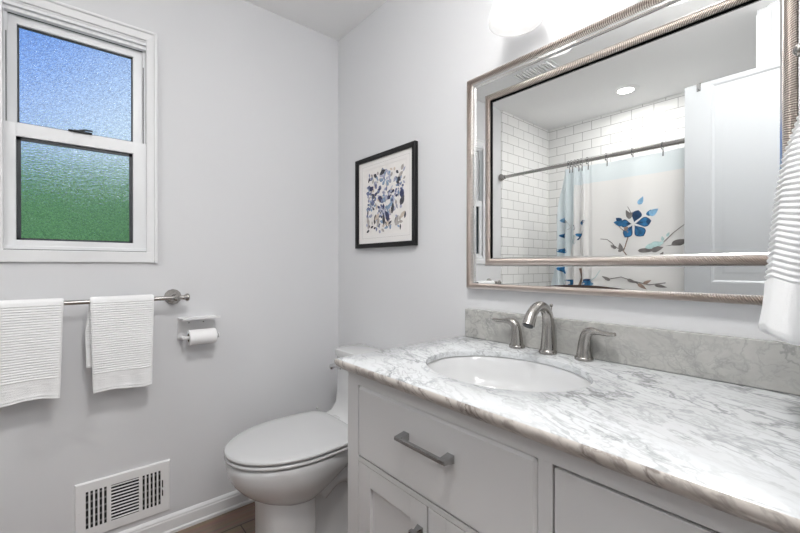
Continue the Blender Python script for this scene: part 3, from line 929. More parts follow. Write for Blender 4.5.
def aleaf(yy, zz, L_, W_, adeg, mi, blunt=0.9):
    pts = leaf_outline(0, 0, L_, W_, math.radians(adeg), blunt=blunt)
    lay[0] += 0.000004
    P = [(-lay[0], yy - u, zz + v_) for u, v_ in pts]
    if any(not (ay0 + .004 < q[1] < ay1 - .004 and az0 + .004 < q[2] < az1 - .004) for q in P):
        return
    b.poly(P, mi)
AW, AH = ay1 - ay0, az1 - az0
def A(u, v_):
    return ay1 - u * AW, az0 + v_ * AH
for k in range(150):       # small leaves all over, denser in the middle
    u, v_ = rnd.uniform(.05, .95), rnd.uniform(.05, .95)
    yy, zz = A(u, v_)
    aleaf(yy, zz, rnd.uniform(.018, .036), rnd.uniform(.009, .017), rnd.uniform(0, 360), rnd.choice([5, 5, 4, 7, 6, 2, 4, 5, 7, 3]))
for (u, v_, R_, cols) in ((.27, .64, .060, (1, 2, 1, 7, 2)), (.56, .42, .066, (2, 1, 7, 3, 1, 7)), (.55, .83, .045, (3, 2, 3, 7)), (.20, .47, .034, (2, 3, 7)), (.85, .62, .030, (3, 2)), (.70, .55, .034, (1, 7, 2)), (.43, .35, .034, (1, 2, 7))):
    for k in range(16):
        yy, zz = A(u, v_)
        a = k * 137.5
        q = math.sqrt((16 - k) / 16) * R_ * .62
        r_ = R_ * (.62 if k < 8 else .46)
        aleaf(yy - q * math.cos(math.radians(a)), zz + q * math.sin(math.radians(a)), r_ * rnd.uniform(.8, 1.1), r_ * rnd.uniform(.5, .75), a + rnd.uniform(-40, 40) + (90 if k % 3 == 0 else 0), rnd.choice(cols), 1.3)
for (u, v_, L_, W_, a, m_) in ((.68, .28, .055, .022, 80, 4), (.50, .13, .06, .020, 95, 4), (.40, .88, .05, .022, 20, 4), (.33, .86, .03, .02, 150, 4), (.80, .70, .04, .022, 60, 4), (.88, .86, .03, .02, 60, 5), (.82, .78, .04, .018, 30, 5), (.75, .92, .05, .016, 120, 2), (.12, .80, .03, .012, 60, 4), (.9, .47, .05, .03, 95, 1), (.86, .38, .05, .03, 60, 4), (.62, .22, .05, .024, 130, 1), (.14, .15, .05, .022, 110, 5), (.35, .12, .05, .022, 80, 5), (.75, .12, .05, .022, 60, 5), (.85, .2, .05, .02, 40, 6), (.28, .22, .05, .02, 40, 6)):
    yy, zz = A(u, v_)
    aleaf(yy, zz, L_, W_, a, m_)
obj('art_print', b, ART, p, smooth=False)
b = B()
rect_frame(b, oy0, oy1, oz0, oz1, [(-0.0175, 0.01185), (-0.0165, 0.01185)])
obj('mat_line', b, mat('grey_mat_line', (0.45, 0.44, 0.43), 0.8), p, smooth=False)

# ------------------------------------------------------------------ mirror
mi_ = empty('wall_mirror', (-0.01, -1.46, 1.062), 'large mirror with double champagne beaded frame above the marble sink counter', 'mirror')
MY0, MY1, MZ0, MZ1 = -1.950, -0.966, 1.062, 1.857
def beaded(b, y0, y1, z0, z1, width, xb, xt, pitch, amp, mi=0):
    # a half-round moulding with fine cross ribs, mitred at the corners
    na = 7
    corners = [(y0, z0), (y1, z0), (y1, z1), (y0, z1)]
    inn = [(y0 + width, z0 + width), (y1 - width, z0 + width), (y1 - width, z1 - width), (y0 + width, z1 - width)]
    for s in range(4):
        a, c = Vector(corners[s]), Vector(corners[(s + 1) % 4])
        ai, ci = Vector(inn[s]), Vector(inn[(s + 1) % 4])
        L_ = (c - a).length
        n = int(L_ / pitch) * 4
        rings = []
        for k in range(n + 1):
            u = k / n
            po_, pi_ = a + (c - a) * u, ai + (ci - ai) * u
            h = 1 + amp * (abs(math.sin(PI * k / 4)) - 0.6)
            ring = []
            for q in range(na):
                th = PI * q / (na - 1)
                w_ = (1 - math.cos(th)) / 2
                pp = po_ + (pi_ - po_) * w_
                ring.append((-(xb + (xt - xb) * math.sin(th) ** 0.7 * h), pp.x, pp.y))
            rings.append(ring)
        n0 = len(b.bm.faces)
        b.loft(rings, closed=False, mi=mi)
        b.bm.faces.ensure_lookup_table()
        for fi in range(n0, len(b.bm.faces)):
            if ((fi - n0) // (na - 1)) % 4 == 3:
                b.bm.faces[fi].material_index = 1
    return b
b = B()
beaded(b, MY0 + 0.001, MY1 - 0.001, MZ0 + 0.0005, MZ1 - 0.001, 0.0225, 0.010, 0.030, 0.0056, 0.42)
rect_frame(b, MY0, MY1, MZ0, MZ1, [(0.012, 0.001), (0.0, 0.002), (0.0, 0.008), (0.002, 0.0105)])
obj('outer_frame', b, [CHAMP, GROOVE], mi_, ang=50)
b = B()
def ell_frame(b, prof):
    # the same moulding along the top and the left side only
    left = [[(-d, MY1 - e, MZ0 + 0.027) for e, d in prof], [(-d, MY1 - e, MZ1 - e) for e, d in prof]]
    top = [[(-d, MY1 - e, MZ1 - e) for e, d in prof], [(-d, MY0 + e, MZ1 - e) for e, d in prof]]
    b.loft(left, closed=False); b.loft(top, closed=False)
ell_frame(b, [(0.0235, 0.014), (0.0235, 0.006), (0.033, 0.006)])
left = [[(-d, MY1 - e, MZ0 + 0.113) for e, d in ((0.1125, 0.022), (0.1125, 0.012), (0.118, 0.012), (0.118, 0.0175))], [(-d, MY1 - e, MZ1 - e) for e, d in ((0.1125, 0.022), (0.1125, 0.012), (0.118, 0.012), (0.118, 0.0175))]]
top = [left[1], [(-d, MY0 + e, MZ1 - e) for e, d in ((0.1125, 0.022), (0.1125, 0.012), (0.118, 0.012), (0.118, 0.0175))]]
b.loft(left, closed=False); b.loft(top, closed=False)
obj('shaded_rebate', b, BLACKFR, mi_, smooth=False)  # black on top and left: the rebate's shade put into its colour
b = B()
ell_frame(b, [(0.032, 0.008), (0.033, 0.020), (0.036, 0.021), (0.041, 0.0185), (0.043, 0.016)])
rect_frame(b, MY0, MY1, MZ0, MZ1, [(0.085, 0.016), (0.086, 0.021), (0.0885, 0.021), (0.089, 0.016)])
pf = ((0.1115, 0.018), (0.1135, 0.019), (0.117, 0.0172), (0.118, 0.014))
b.loft([[(-d, MY0 + e, MZ1 - e) for e, d in pf], [(-d, MY0 + e, MZ0 + e) for e, d in pf], [(-d, MY1 - e, MZ0 + e) for e, d in pf]], closed=False)  # same rebate at right and bottom, its bright side coloured silver
obj('silver_fillet', b, SILV, mi_, ang=25)
b = B()
rect_frame(b, MY0, MY1, MZ0, MZ1, [(0.0225, 0.0165), (0.088, 0.0165)])
bs = obj('border_mirror', b, MIRROR, mi_, smooth=False)
b = B()
# dark brown arc along the lower edge of the border mirror
for ya_, yb2, hh in ((-1.525, -1.292, 0.0075),):
    pts = []
    for k in range(17):
        u = k / 16
        pts.append((-0.0167, ya_ + (yb2 - ya_) * u, MZ0 + 0.0228 + hh * math.sin(PI * u) ** 0.8))
    pts += [(-0.0167, yb2, MZ0 + 0.0224), (-0.0167, ya_, MZ0 + 0.0224)]
    b.poly(pts)
obj('brown_arc', b, BROWN, mi_, smooth=False, label='brown arc-shaped patch on the lower mirror border')
b = B()
beaded(b, MY0 + 0.089, MY1 - 0.089, MZ0 + 0.089, MZ1 - 0.089, 0.0235, 0.014, 0.0275, 0.0052, 0.42)
obj('inner_frame', b, [CHAMP, GROOVE], mi_, ang=50)
b = B()
pe = 0.117
xp = 0.0165
b.quad((-xp, MY0 + pe + .022, MZ0 + pe + .022), (-xp, MY0 + pe + .022, MZ1 - pe - .022), (-xp, MY1 - pe - .022, MZ1 - pe - .022), (-xp, MY1 - pe - .022, MZ0 + pe + .022))
rect_frame(b, MY0, MY1, MZ0, MZ1, [(pe, xp - 0.00006), (pe + 0.022, xp)])
obj('mirror_pane', b, MIRROR, mi_, smooth=False)

# ------------------------------------------------------------------ wall lamp over the mirror
l = empty('wall_lamp', (0, -1.435, 2.05), 'wall lamp with glowing frosted bell glass shades above the mirror', 'lamp')
obj('wall_plate', B().box(-0.022, -0.0005, -1.55, -1.32, 2.14, 2.22, 0.008), NICKEL, l)
LX = -0.122
obj('crossbar', B().tube([(-0.05, -1.66, 2.18), (-0.05, -1.21, 2.18)], 0.008, 16).tube([(-0.02, -1.435, 2.18), (-0.05, -1.435, 2.18)], 0.010, 16), NICKEL, l)
for yl in (-1.248, -1.622):
    obj('arm', B().tube([(-0.05, yl, 2.18), (-0.075, yl, 2.195), (-0.105, yl, 2.19), (LX, yl, 2.16), (LX, yl, 2.11)], 0.006, 12).lathe([(0.012, 2.132), (0.028, 2.122), (0.036, 2.092), (0.034, 2.082)], (LX, yl, 0), 'Z', 24), NICKEL, l)
    outer = [(0.032, 2.097), (0.040, 2.077), (0.047, 2.052), (0.053, 2.027), (0.061, 1.997), (0.071, 1.967), (0.079, 1.942), (0.0830, 1.924), (0.0835, 1.916), (0.0820, 1.910)]
    sh = B().lathe(outer + [(0.0800, 1.912)] + [(r - 0.0035, z) for r, z in reversed(outer[:-1])], (LX, yl, 0), 'Z', 56, False, False)
    obj('glass_shade', sh, SHADE, l)
    obj('bulb', B().lathe([(0.003, 1.938), (0.014, 1.941), (0.026, 1.949), (0.033, 1.963), (0.034, 1.977), (0.029, 1.997), (0.020, 2.019), (0.014, 2.040), (0.014, 2.075)], (LX, yl, 0), 'Z', 24), LAMPG, l)

# ------------------------------------------------------------------ vanity cabinet
VX, VY0, VY1 = -0.550, YC + 0.003, -0.952       # front plane, right and left ends
VT = 0.8445
vn = empty('vanity_cabinet', (-0.28, -1.43, FZ), 'pale grey shaker vanity cabinet under the marble counter', 'cabinet')
b = B()
fx0, fx1 = VX, VX + 0.02
# face frame
D_T, D_B = 0.806, 0.602       # drawer opening
b.box(fx0, fx1, -1.008, VY1, FZ, VT, 0.0015)                    # left stile
b.box(fx0, fx1, -1.602, -1.574, FZ + 0.09, D_T + .001, 0.0015)         # middle stile
b.box(fx0, fx1, VY0, VY0 + 0.02, FZ, D_T + .001, 0.0015)
b.box(fx0, fx1, VY0, -1.0075, D_T, VT, 0.0015)                  # top rail
b.box(fx0, fx1, -1.5745, -1.0075, 0.588, D_B, 0.0015)            # rail under drawer
b.box(fx0, fx1, VY0, -1.0075, FZ + 0.06, FZ + 0.10, 0.0015)     # bottom rail
# carcass
b.box(fx1, -0.004, VY1 - 0.018, VY1 - 0.0005, FZ, VT); b.box(fx1, -0.004, VY0, VY0 + 0.018, FZ, VT)
b.box(fx1, -0.004, VY0, VY1 - 0.001, FZ + 0.08, FZ + 0.10); b.box(-0.02, -0.004, VY0, VY1 - 0.001, FZ, VT)
b.box(fx1, -0.01, -1.597, -1.579, FZ + 0.09, VT - .1)
b.box(fx1 + 0.05, fx1 + 0.065, VY0, VY1 - 0.02, FZ, FZ + 0.09)
obj('carcass', b, CAB, vn)
def bar_pull(y0, y1, z, parent, x=VX):
    b = B()
    # flat-sided pull: two wedge feet carrying a square bar
    xb = x - 0.032
    b.box(xb, xb + 0.010, y0, y1, z - 0.0045, z + 0.0045, 0.0012)
    for ya_, yb2 in ((y0, y0 + 0.020), (y1 - 0.020, y1)):
        b.loft([[(x + .0003, ya_, z - .009), (x + .0003, yb2, z - .009), (x + .0003, yb2, z + .009), (x + .0003, ya_, z + .009)],
                [(xb + .002, ya_ + .0005, z - .0044), (xb + .002, yb2 - .0005, z - .0044), (xb + .002, yb2 - .0005, z + .0044), (xb + .002, ya_ + .0005, z + .0044)]])
    return obj('handle', b, STEEL, parent, ang=20)
g = 0.0014
dr = obj('drawer', B().box(VX - 0.003, VX + 0.02, -1.574 + g, -1.008 - g, D_B + g, D_T - g, 0.0065, 1), CAB, vn)
bar_pull(-1.379, -1.212, 0.731, dr, VX - 0.003)
dr2 = obj('drawer', B().box(VX - 0.0005, VX + 0.02, VY0 + 0.02 + g, -1.602 - 0.0035, 0.602, D_T - 0.004, 0.002), CAB, vn)
bar_pull(-1.86, -1.684, 0.70, dr2)
dr3 = obj('drawer', B().box(VX - 0.0005, VX + 0.02, VY0 + 0.02 + g, -1.602 - 0.0035, 0.352, 0.597, 0.002), CAB, vn)
bar_pull(-1.86, -1.684, 0.475, dr3)
dr4 = obj('drawer', B().box(VX - 0.0005, VX + 0.02, VY0 + 0.02 + g, -1.602 - 0.0035, FZ + 0.103, 0.347, 0.002), CAB, vn)
bar_pull(-1.86, -1.684, 0.22, dr4)
def shaker(y0, y1, z0, z1, ky):
    b = B()
    s = 0.056
    x0, x1 = VX + 0.0005, VX + 0.02
    b.box(x0, x1, y0, y0 + s, z0, z1, 0.0012); b.box(x0, x1, y1 - s, y1, z0, z1, 0.0012)
    b.box(x0 + .0003, x1, y0 + s, y1 - s, z1 - s, z1, 0.0012); b.box(x0 + .0003, x1, y0 + s, y1 - s, z0, z0 + s, 0.0012)
    b.box(x0 + 0.010, x0 + 0.016, y0 + s - .002, y1 - s + .002, z0 + s - .002, z1 - s + .002)
    d_ = obj('cabinet_door', b, CAB, vn, smooth=False)
    k = B()
    k.loft([[(x0 + .0005, ky - .010, 0.500), (x0 + .0005, ky + .010, 0.500), (x0 + .0005, ky + .010, 0.530), (x0 + .0005, ky - .010, 0.530)],
            [(x0 - .018, ky - .005, 0.504), (x0 - .018, ky + .005, 0.504), (x0 - .018, ky + .005, 0.526), (x0 - .018, ky - .005, 0.526)]])
    k.box(x0 - 0.030, x0 - 0.018, ky - 0.010, ky + 0.010, 0.502, 0.528, 0.002)
    obj('knob', k, STEEL, d_, ang=20)
shaker(-1.2895, -1.008 - g, FZ + 0.102, 0.588 - g, -1.2675)
shaker(-1.574 + g, -1.2945, FZ + 0.102, 0.588 - g, -1.3165)

# ------------------------------------------------------------------ marble counter, backsplash, sink
SX, SY, SA, SB = -0.295, -1.320, 0.183, 0.226
CT = 0.877
CX0, CX1, CY0, CY1 = -0.587, -0.003, YC + 0.002, -0.937
def counter():
    bm = bmesh.new()
    def ring_edges(pts):
        vs = [bm.verts.new(p) for p in pts]
        return vs, [bm.edges.new((vs[i], vs[(i + 1) % len(vs)])) for i in range(len(vs))]
    def rect(e, z, n=24):
        x0, x1, y0, y1 = CX0 + e, CX1, CY0, CY1 - e
        P = [(x0, y0), (x1, y0), (x1, y1), (x0, y1)]
        out = []
        for i in range(4):
            a, c = P[i], P[(i + 1) % 4]
            for k in range(n):
                # tiny irregularity of the hand-eased edge
                out.append((a[0] + (c[0] - a[0]) * k / n, a[1] + (c[1] - a[1]) * k / n, z))
        return out
    def ell(z, s=0.0, n=72):
        return [(SX + (SA + s) * math.cos(2 * PI * k / n), SY + (SB + s) * math.sin(2 * PI * k / n), z) for k in range(n)]
    r0, e0 = ring_edges(rect(0.0075, CT))
    h0, f0 = ring_edges(ell(CT, 0.003))
    bmesh.ops.triangle_fill(bm, use_beauty=True, use_dissolve=False, edges=e0 + f0)
    prev = r0
    n = len(r0)
    for e, z in ((0.003, CT - 0.0022), (0.0, CT - 0.0075), (0.0, CT - 0.015), (0.004, CT - 0.021), (0.013, CT - 0.030), (0.018, CT - 0.032), (0.04, CT - 0.032)):
        cur = [bm.verts.new(q) for q in rect(e, z)]
        for i in range(n):
            j = (i + 1) % n
            f = bm.faces.new((prev[i], prev[j], cur[j], cur[i]))
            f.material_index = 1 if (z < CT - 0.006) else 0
        prev = cur
    up_ = [bm.verts.new(q) for q in rect(0.04, CT - 0.018)]
    for i in range(n):
        bm.faces.new((prev[i], prev[(i + 1) % n], up_[(i + 1) % n], up_[i]))
    hp = h0
    m = len(h0)
    for s, z in ((0.0008, CT - 0.001), (0.0, CT - 0.003), (0.0, CT - 0.018)):
        cur = [bm.verts.new(q) for q in ell(z, s)]
        for i in range(m):
            bm.faces.new((hp[i], hp[(i + 1) % m], cur[(i + 1) % m], cur[i]))
        hp = cur
    eu = [bm.edges.get((up_[i], up_[(i + 1) % n])) for i in range(n)]
    eh = [bm.edges.get((hp[i], hp[(i + 1) % m])) for i in range(m)]
    bmesh.ops.triangle_fill(bm, use_beauty=True, edges=eu + eh)
    b = B(); b.bm.free(); b.bm = bm
    return b
o = obj('countertop', counter(), [MARBLE, MARBLE_E], origin=(-0.3, -1.43, CT), ang=40)
tag(o, 'white grey-veined marble countertop with an oval sink cut-out on the vanity', 'countertop')
o = obj('backsplash', B().box(-0.021, -0.0005, CY0, -0.957, CT + 0.0008, 0.985, 0.003), MARBLE_B, origin=(-0.01, -1.43, CT))
tag(o, 'low grey mottled marble backsplash strip behind the faucet', 'backsplash')
sk = empty('sink', (SX, SY, 0.72), 'white oval undermount sink basin set in the marble counter', 'sink')
b = B()
prof = [(1.075, CT - 0.0185), (1.025, CT - 0.0185), (1.01, CT - 0.022), (0.985, CT - 0.05), (0.93, CT - 0.09), (0.80, CT - 0.125), (0.60, CT - 0.143), (0.35, CT - 0.150), (0.11, CT - 0.153), (0.11, CT - 0.165), (0.36, CT - 0.163), (0.62, CT - 0.156), (0.84, CT - 0.136), (0.97, CT - 0.095), (1.03, CT - 0.05), (1.06, CT - 0.03), (1.075, CT - 0.028), (1.075, CT - 0.0185)]
b.loft([[(SX + SA * s * math.cos(2 * PI * k / 64), SY + SB * s * math.sin(2 * PI * k / 64), z) for k in range(64)] for s, z in prof], False, False)
obj('basin', b, CERAMIC, sk, ang=60)
obj('drain', B().lathe([(0.0225, CT - 0.160), (0.0225, CT - 0.151), (0.018, CT - 0.150), (0.016, CT - 0.153), (0.004, CT - 0.149)], (SX, SY, 0), 'Z', 28), CHROME, sk)

# ------------------------------------------------------------------ faucet
fa = empty('faucet', (-0.052, -1.317, CT), 'brushed nickel widespread faucet with arched spout and two lever handles', 'faucet')
def smooth_path(ctrl, n=8):
    P = [Vector(c) for c in ctrl]
    out = []
    for i in range(len(P) - 1):
        p0, p1, p2, p3 = P[max(i - 1, 0)], P[i], P[i + 1], P[min(i + 2, len(P) - 1)]
        for k in range(n):
            t = k / n
            out.append(0.5 * ((2 * p1) + (-p0 + p2) * t + (2 * p0 - 5 * p1 + 4 * p2 - p3) * t * t + (-p0 + 3 * p1 - 3 * p2 + p3) * t ** 3))
    out.append(P[-1])
    return out
FXX, FY = -0.052, -1.317
ctrl = [(FXX, FY, CT + 0.006), (FXX + 0.002, FY, CT + 0.05), (FXX + 0.003, FY, CT + 0.092), (FXX - 0.006, FY, CT + 0.126), (FXX - 0.030, FY, CT + 0.147), (FXX - 0.062, FY, CT + 0.149), (FXX - 0.092, FY, CT + 0.130), (FXX - 0.112, FY, CT + 0.098)]
path = smooth_path(ctrl)
rad = []
key = [0.0235, 0.0200, 0.0180, 0.0165, 0.0150, 0.0145, 0.0160, 0.0190]
for i in range(len(path)):
    s = i / (len(path) - 1) * (len(key) - 1)
    k = min(int(s), len(key) - 2)
    rad.append(key[k] + (key[k + 1] - key[k]) * (s - k))
sp = obj('spout', B().tube(path, rad, 24), NICKEL, fa, ang=60)
obj('aerator', B().lathe([(0.0150, 0), (0.0150, -0.002), (0.012, -0.003)], (0, 0, 0), 'Z', 20), GASKET, sp)
ae = sp.children[0]
ae.location = Vector((FXX - 0.1122, FY, CT + 0.0976)) - fa.location
ae.rotation_euler = (0, math.radians(32), 0)
for vtx in ae.data.vertices:
    vtx.co += fa.location
obj('spout_base', B().lathe([(0.0265, 0.0005), (0.0270, 0.003), (0.0265, 0.008), (0.0245, 0.012), (0.022, 0.014)], (FXX, FY, CT), 'Z', 32), NICKEL, fa)
obj('lift_rod', B().tube([(FXX + 0.021, FY, CT + 0.09), (FXX + 0.021, FY, CT + 0.145)], 0.0022, 10).sphere((FXX + 0.021, FY, CT + 0.148), 0.0055, seg=12), NICKEL, fa)
for y0, sg in ((-1.205, 1), (-1.427, -1)):
    b = B()
    hx = -0.048
    b.lathe([(0.0255, 0.0005), (0.0260, 0.003), (0.0255, 0.008), (0.0230, 0.011)], (hx, y0, CT), 'Z', 28)
    ctrl = [(hx, y0, CT + 0.008), (hx, y0, CT + 0.03), (hx, y0 + sg * 0.002, CT + 0.055), (hx - 0.001, y0 + sg * 0.008, CT + 0.076), (hx - 0.003, y0 + sg * 0.022, CT + 0.086), (hx - 0.006, y0 + sg * 0.045, CT + 0.086), (hx - 0.009, y0 + sg * 0.070, CT + 0.084), (hx - 0.011, y0 + sg * 0.088, CT + 0.087)]
    path = smooth_path(ctrl)
    key = [0.0220, 0.0185, 0.0162, 0.0148, 0.0125, 0.0105, 0.0105, 0.0080]
    rad, fl = [], []
    for i in range(len(path)):
        s = i / (len(path) - 1) * (len(key) - 1)
        k = min(int(s), len(key) - 2)
        rad.append(key[k] + (key[k + 1] - key[k]) * (s - k))
        q = max(0, min(1, (s - 3.2) / 2))
        fl.append((1.0 + 0.0 * q, 1.0) if q == 0 else (1.0, 1.0))
    # flatten the lever vertically
    b2 = B().tube(path, rad, 20)
    for vtx in b2.bm.verts:
        dd = abs(vtx.co.y - y0)
        if dd > 0.02 and vtx.co.z > CT + 0.06:
            q = min(1, (dd - 0.02) / 0.03)
            vtx.co.z = (CT + 0.086) + (vtx.co.z - (CT + 0.086)) * (1 - 0.35 * q)
    me = bpy.data.meshes.new('tmp'); b2.bm.to_mesh(me); b2.bm.free(); b.bm.from_mesh(me); bpy.data.meshes.remove(me)
    obj('lever_handle', b, NICKEL, fa, ang=60)

# ------------------------------------------------------------------ toilet
TY = -0.44
to = empty('toilet', (-0.40, TY, FZ), 'white one-piece toilet with closed lid between the vanity and the window wall', 'toilet')
def egg(z, xf, xm, xb, hw, n=56, eb=4.0, ef=2.0, hb=1.0):
    pts = []
    for k in range(n):
        a = 2 * PI * k / n
        c, s = math.cos(a), math.sin(a)
        if c >= 0:      # back half
            x = xm + (xb - xm) * abs(c) ** (2 / eb)
            y = hw * math.copysign(abs(s) ** (2 / eb), s) * (1 - (1 - hb) * min(1, (x - xm) / max(1e-6, xb - xm)))
        else:
            x = xm - (xm - xf) * abs(c) ** (2 / ef)
            y = hw * math.copysign(abs(s) ** (2 / ef), s)
        pts.append((x, TY + y, z))
    return pts
# bowl: rim down to the foot of the bowl
b = B()
sec = [(0.418, -0.700, 0.170, -.19), (0.421, -0.712, 0.183, -.18), (0.417, -0.735, 0.203, -.17), (0.405, -0.742, 0.206, -.17), (0.390, -0.742, 0.205, -.18), (0.365, -0.737, 0.201, -.205), (0.335, -0.723, 0.191, -.24), (0.305, -0.700, 0.176, -.285), (0.280, -0.674, 0.160, -.325), (0.258, -0.645, 0.143, -.36), (0.240, -0.615, 0.126, -.385), (0.228, -0.580, 0.105, -.41)]
b.loft([egg(z, xf, -0.47, xb, hw, eb=2.6, ef=2.0, hb=0.85) for z, xf, hw, xb in sec])
bowl = obj('bowl', b, CERAMIC, to, ang=60)
# pedestal: a wide front column running into a narrower trapway body
def ped(z, k=1.0, fl=0.0):
    # outline in plan: front rounded column, waist, rear body
    half = [(-0.625 - fl, 0.0), (-0.623 - fl, 0.045), (-0.615 - fl, 0.073), (-0.600 - fl, 0.093), (-0.572, 0.107 + fl), (-0.53, 0.113 + fl), (-0.48, 0.112 + fl), (-0.445, 0.106 + fl), (-0.430, 0.094 + fl), (-0.424, 0.078 + fl), (-0.40, 0.070 + fl), (-0.34, 0.072 + fl), (-0.25, 0.082 + fl), (-0.15, 0.088 + fl), (-0.07, 0.085), (-0.05, 0.06), (-0.048, 0.0)]
    pts = half + [(x, -y) for x, y in reversed(half[1:-1])]
    return [(x, TY + y * k, z) for x, y in pts]
b = B()
b.loft([ped(FZ, 1, 0.008), ped(FZ + 0.012, 1, 0.008), ped(FZ + 0.022, 1, 0.002), ped(0.06), ped(0.15), ped(0.22, 1.0), ped(0.27, 0.96), ped(0.31, 0.9)])
obj('pedestal', b, CERAMIC, to, ang=50)
# trapway bulge on the sides
b = B()
for sg in (1, -1):
    b.tube(smooth_path([(-0.40, TY + sg * 0.062, 0.22), (-0.33, TY + sg * 0.070, 0.27), (-0.25, TY + sg * 0.074, 0.25), (-0.20, TY + sg * 0.076, 0.16), (-0.22, TY + sg * 0.074, 0.07), (-0.24, TY + sg * 0.070, FZ + 0.002)], 6), 0.040, 16)
obj('trapway', b, CERAMIC, to, ang=60)
# seat and lid
def slab(z0, z1, xf, xb, hw, dome=0.0, eb=5.0):
    r = min(0.008, (z1 - z0) / 2)
    R_ = []
    for ins_, z in ((r, z0), (r * .3, z0 + r * .3), (0, z0 + r), (0, z1 - r), (r * .3, z1 - r * .3), (r, z1)):
        R_.append(egg(z, xf + ins_, -0.47, xb - ins_, hw - ins_, eb=eb, hb=0.97))
    for f_ in (0.85, 0.6, 0.3, 0.08):
        base = egg(z1, xf + r, -0.47, xb - r, hw - r, eb=eb, hb=0.97)
        R_.append([(-0.47 + (x + 0.47) * f_, TY + (y - TY) * f_, z1 + dome * (1 - f_ ** 2)) for x, y, z in base])
    return R_
obj('seat', B().loft(slab(0.4245, 0.4365, -0.747, -0.250, 0.209)), SEATM, to, ang=60)
obj('lid', B().loft(slab(0.4420, 0.4575, -0.748, -0.252, 0.210, dome=0.004)), SEATM, to, ang=60)
for sg in (1, -1):
    obj('hinge_cap', B().box(-0.252, -0.226, TY + sg * 0.075 - 0.022, TY + sg * 0.075 + 0.022, 0.421, 0.450, 0.007, 3), SEATM, to)
obj('bumper', B().sphere((-0.268, TY + 0.196, 0.462), 0.006, seg=12), SEATM, to)
# tank, flowing forward into the bowl deck
def rr(z, x0, x1, hw, r=0.045, bow=0.0, n=8):
    pts = []
    for cx_, cy_, a0 in ((x1 - .01, hw - .01, 0), (x0 + r, hw - r, 90), (x0 + r, -hw + r, 180), (x1 - .01, -hw + .01, 270)):
        rad_ = r if cx_ == x0 + r else 0.01
        for k in range(n + 1):
            a = math.radians(a0 + 90 * k / n)
            pts.append([cx_ + rad_ * math.cos(a), cy_ + rad_ * math.sin(a)])
    out = []
    for x, y in pts:
        q = max(0, 1 - (y / hw) ** 2)
        fr = max(0, min(1, (x1 - x) / (x1 - x0)))
        out.append((x - bow * q * fr, TY + y, z))
    return out
b = B()
b.loft([rr(0.30, -0.40, -0.015, 0.10), rr(0.36, -0.40, -0.015, 0.150), rr(0.400, -0.36, -0.015, 0.180), rr(0.415, -0.335, -0.015, 0.186), rr(0.422, -0.30, -0.015, 0.188, .04, .01), rr(0.430, -0.255, -0.015, 0.189, .04, .015), rr(0.450, -0.205, -0.015, 0.190, .04, .02), rr(0.485, -0.178, -0.015, 0.191, .04, .03), rr(0.54, -0.168, -0.015, 0.193, .04, .035), rr(0.62, -0.165, -0.015, 0.195, .04, .04), rr(0.708, -0.165, -0.015, 0.196, .04, .04)])
obj('tank', b, CERAMIC, to, ang=60)
b = B()
b.loft([rr(0.7095, -0.165, -0.012, 0.197, .04, .04), rr(0.712, -0.171, -0.010, 0.202, .04, .04), rr(0.733, -0.172, -0.010, 0.203, .04, .04), rr(0.739, -0.170, -0.012, 0.201, .04, .04), rr(0.741, -0.163, -0.018, 0.195, .04, .04)])
obj('tank_lid', b, CERAMIC, to, ang=50)
b = B()
ly, lz = TY + 0.088, 0.666
b.lathe([(0.014, 0), (0.014, -0.006), (0.009, -0.010), (0.007, -0.022), (0.009, -0.024), (0.009, -0.030), (0.004, -0.032)], (-0.172, ly, lz), 'X', 20)
b.tube([(-0.200, ly, lz), (-0.206, ly + 0.02, lz + 0.004), (-0.212, ly + 0.042, lz + 0.005), (-0.216, ly + 0.062, lz - 0.004)], [0.011, 0.010, 0.011, 0.014], 12)
obj('flush_lever', b, CHROME, to)

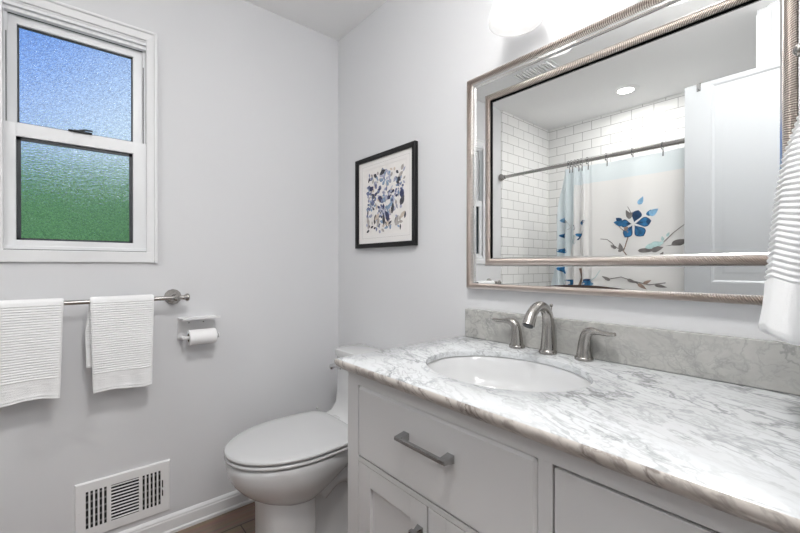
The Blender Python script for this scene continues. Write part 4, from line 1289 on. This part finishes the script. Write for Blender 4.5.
# ------------------------------------------------------------------ hook and towel at the right edge
hk = empty('towel_hook', (-0.235, YC, 1.52), 'brushed nickel robe hook on the wall right of the mirror', 'hook')
HX, HZ = -0.235, 1.500
obj('hook_plate', B().lathe([(0.024, 0.0005), (0.024, 0.005), (0.012, 0.010), (0.008, 0.014)], (HX, YC, HZ), 'Y', 24), NICKEL, hk)
obj('hook_prong', B().tube(smooth_path([(HX, YC + 0.010, HZ), (HX, YC + 0.025, HZ - 0.012), (HX, YC + 0.060, HZ - 0.012), (HX, YC + 0.080, HZ + 0.004), (HX, YC + 0.086, HZ + 0.016)], 6), 0.005, 12).sphere((HX, YC + 0.086, HZ + 0.020), 0.0105, seg=14), NICKEL, hk)
def hook_towel():
    b = B()
    n = 56
    keys = [(1.030, 0.107, 0.100), (1.045, 0.110, 0.103), (1.095, 0.104, 0.098), (1.19, 0.096, 0.085), (1.275, 0.089, 0.075), (1.342, 0.080, 0.062), (1.413, 0.060, 0.045), (1.47, 0.050, 0.030), (1.505, 0.038, 0.020)]
    def interp(z):
        for (z0, a0, c0), (z1, a1, c1) in zip(keys, keys[1:]):
            if z <= z1:
                t = (z - z0) / (z1 - z0)
                return a0 + (a1 - a0) * t, c0 + (c1 - c0) * t
        return keys[-1][1:]
    rings = []
    z = 1.030
    i = 0
    while z < 1.5055:
        dep, hw = interp(z)
        ring = []
        hem = z < 1.125
        for k in range(n):
            a = 2 * PI * k / n
            fold_ = 1 + 0.085 * math.sin(5 * a + 0.6 + 1.2 * (z - 1.03)) + 0.04 * math.sin(9 * a + 2 + 3 * z)
            ribp = 0.0 if hem else 0.0021 * math.sin(2 * PI * i / 5 + 0.8 * math.sin(3 * a))
            if hem:
                ribp = 0.0006 * math.sin(13 * a + 60 * z)
            if i < 3:
                ribp -= 0.0022 * (3 - i)
            rx = hw * fold_ + ribp
            ry = dep / 2 * (0.5 + 0.5 * fold_) + ribp - 0.003
            yy = YC + 0.030 + dep / 2 + ry * math.sin(a)
            sag = 0.006 * math.sin(3 * a + 1.0) * (1 if z < 1.2 else max(0, 1 - (z - 1.2) / 0.1))
            ring.append((HX + 0.01 + rx * math.cos(a), max(YC + 0.003, yy), z + sag))
        rings.append(ring)
        z += 0.0098 / 5; i += 1
    b.loft(rings)
    return b
o = obj('hand_towel', hook_towel(), TOWEL, origin=(HX, YC + 0.04, 1.03), ang=70)
tag(o, 'ribbed white hand towel gathered on a hook in front of the mirror end', 'towel', 'ribbed white hand towels')
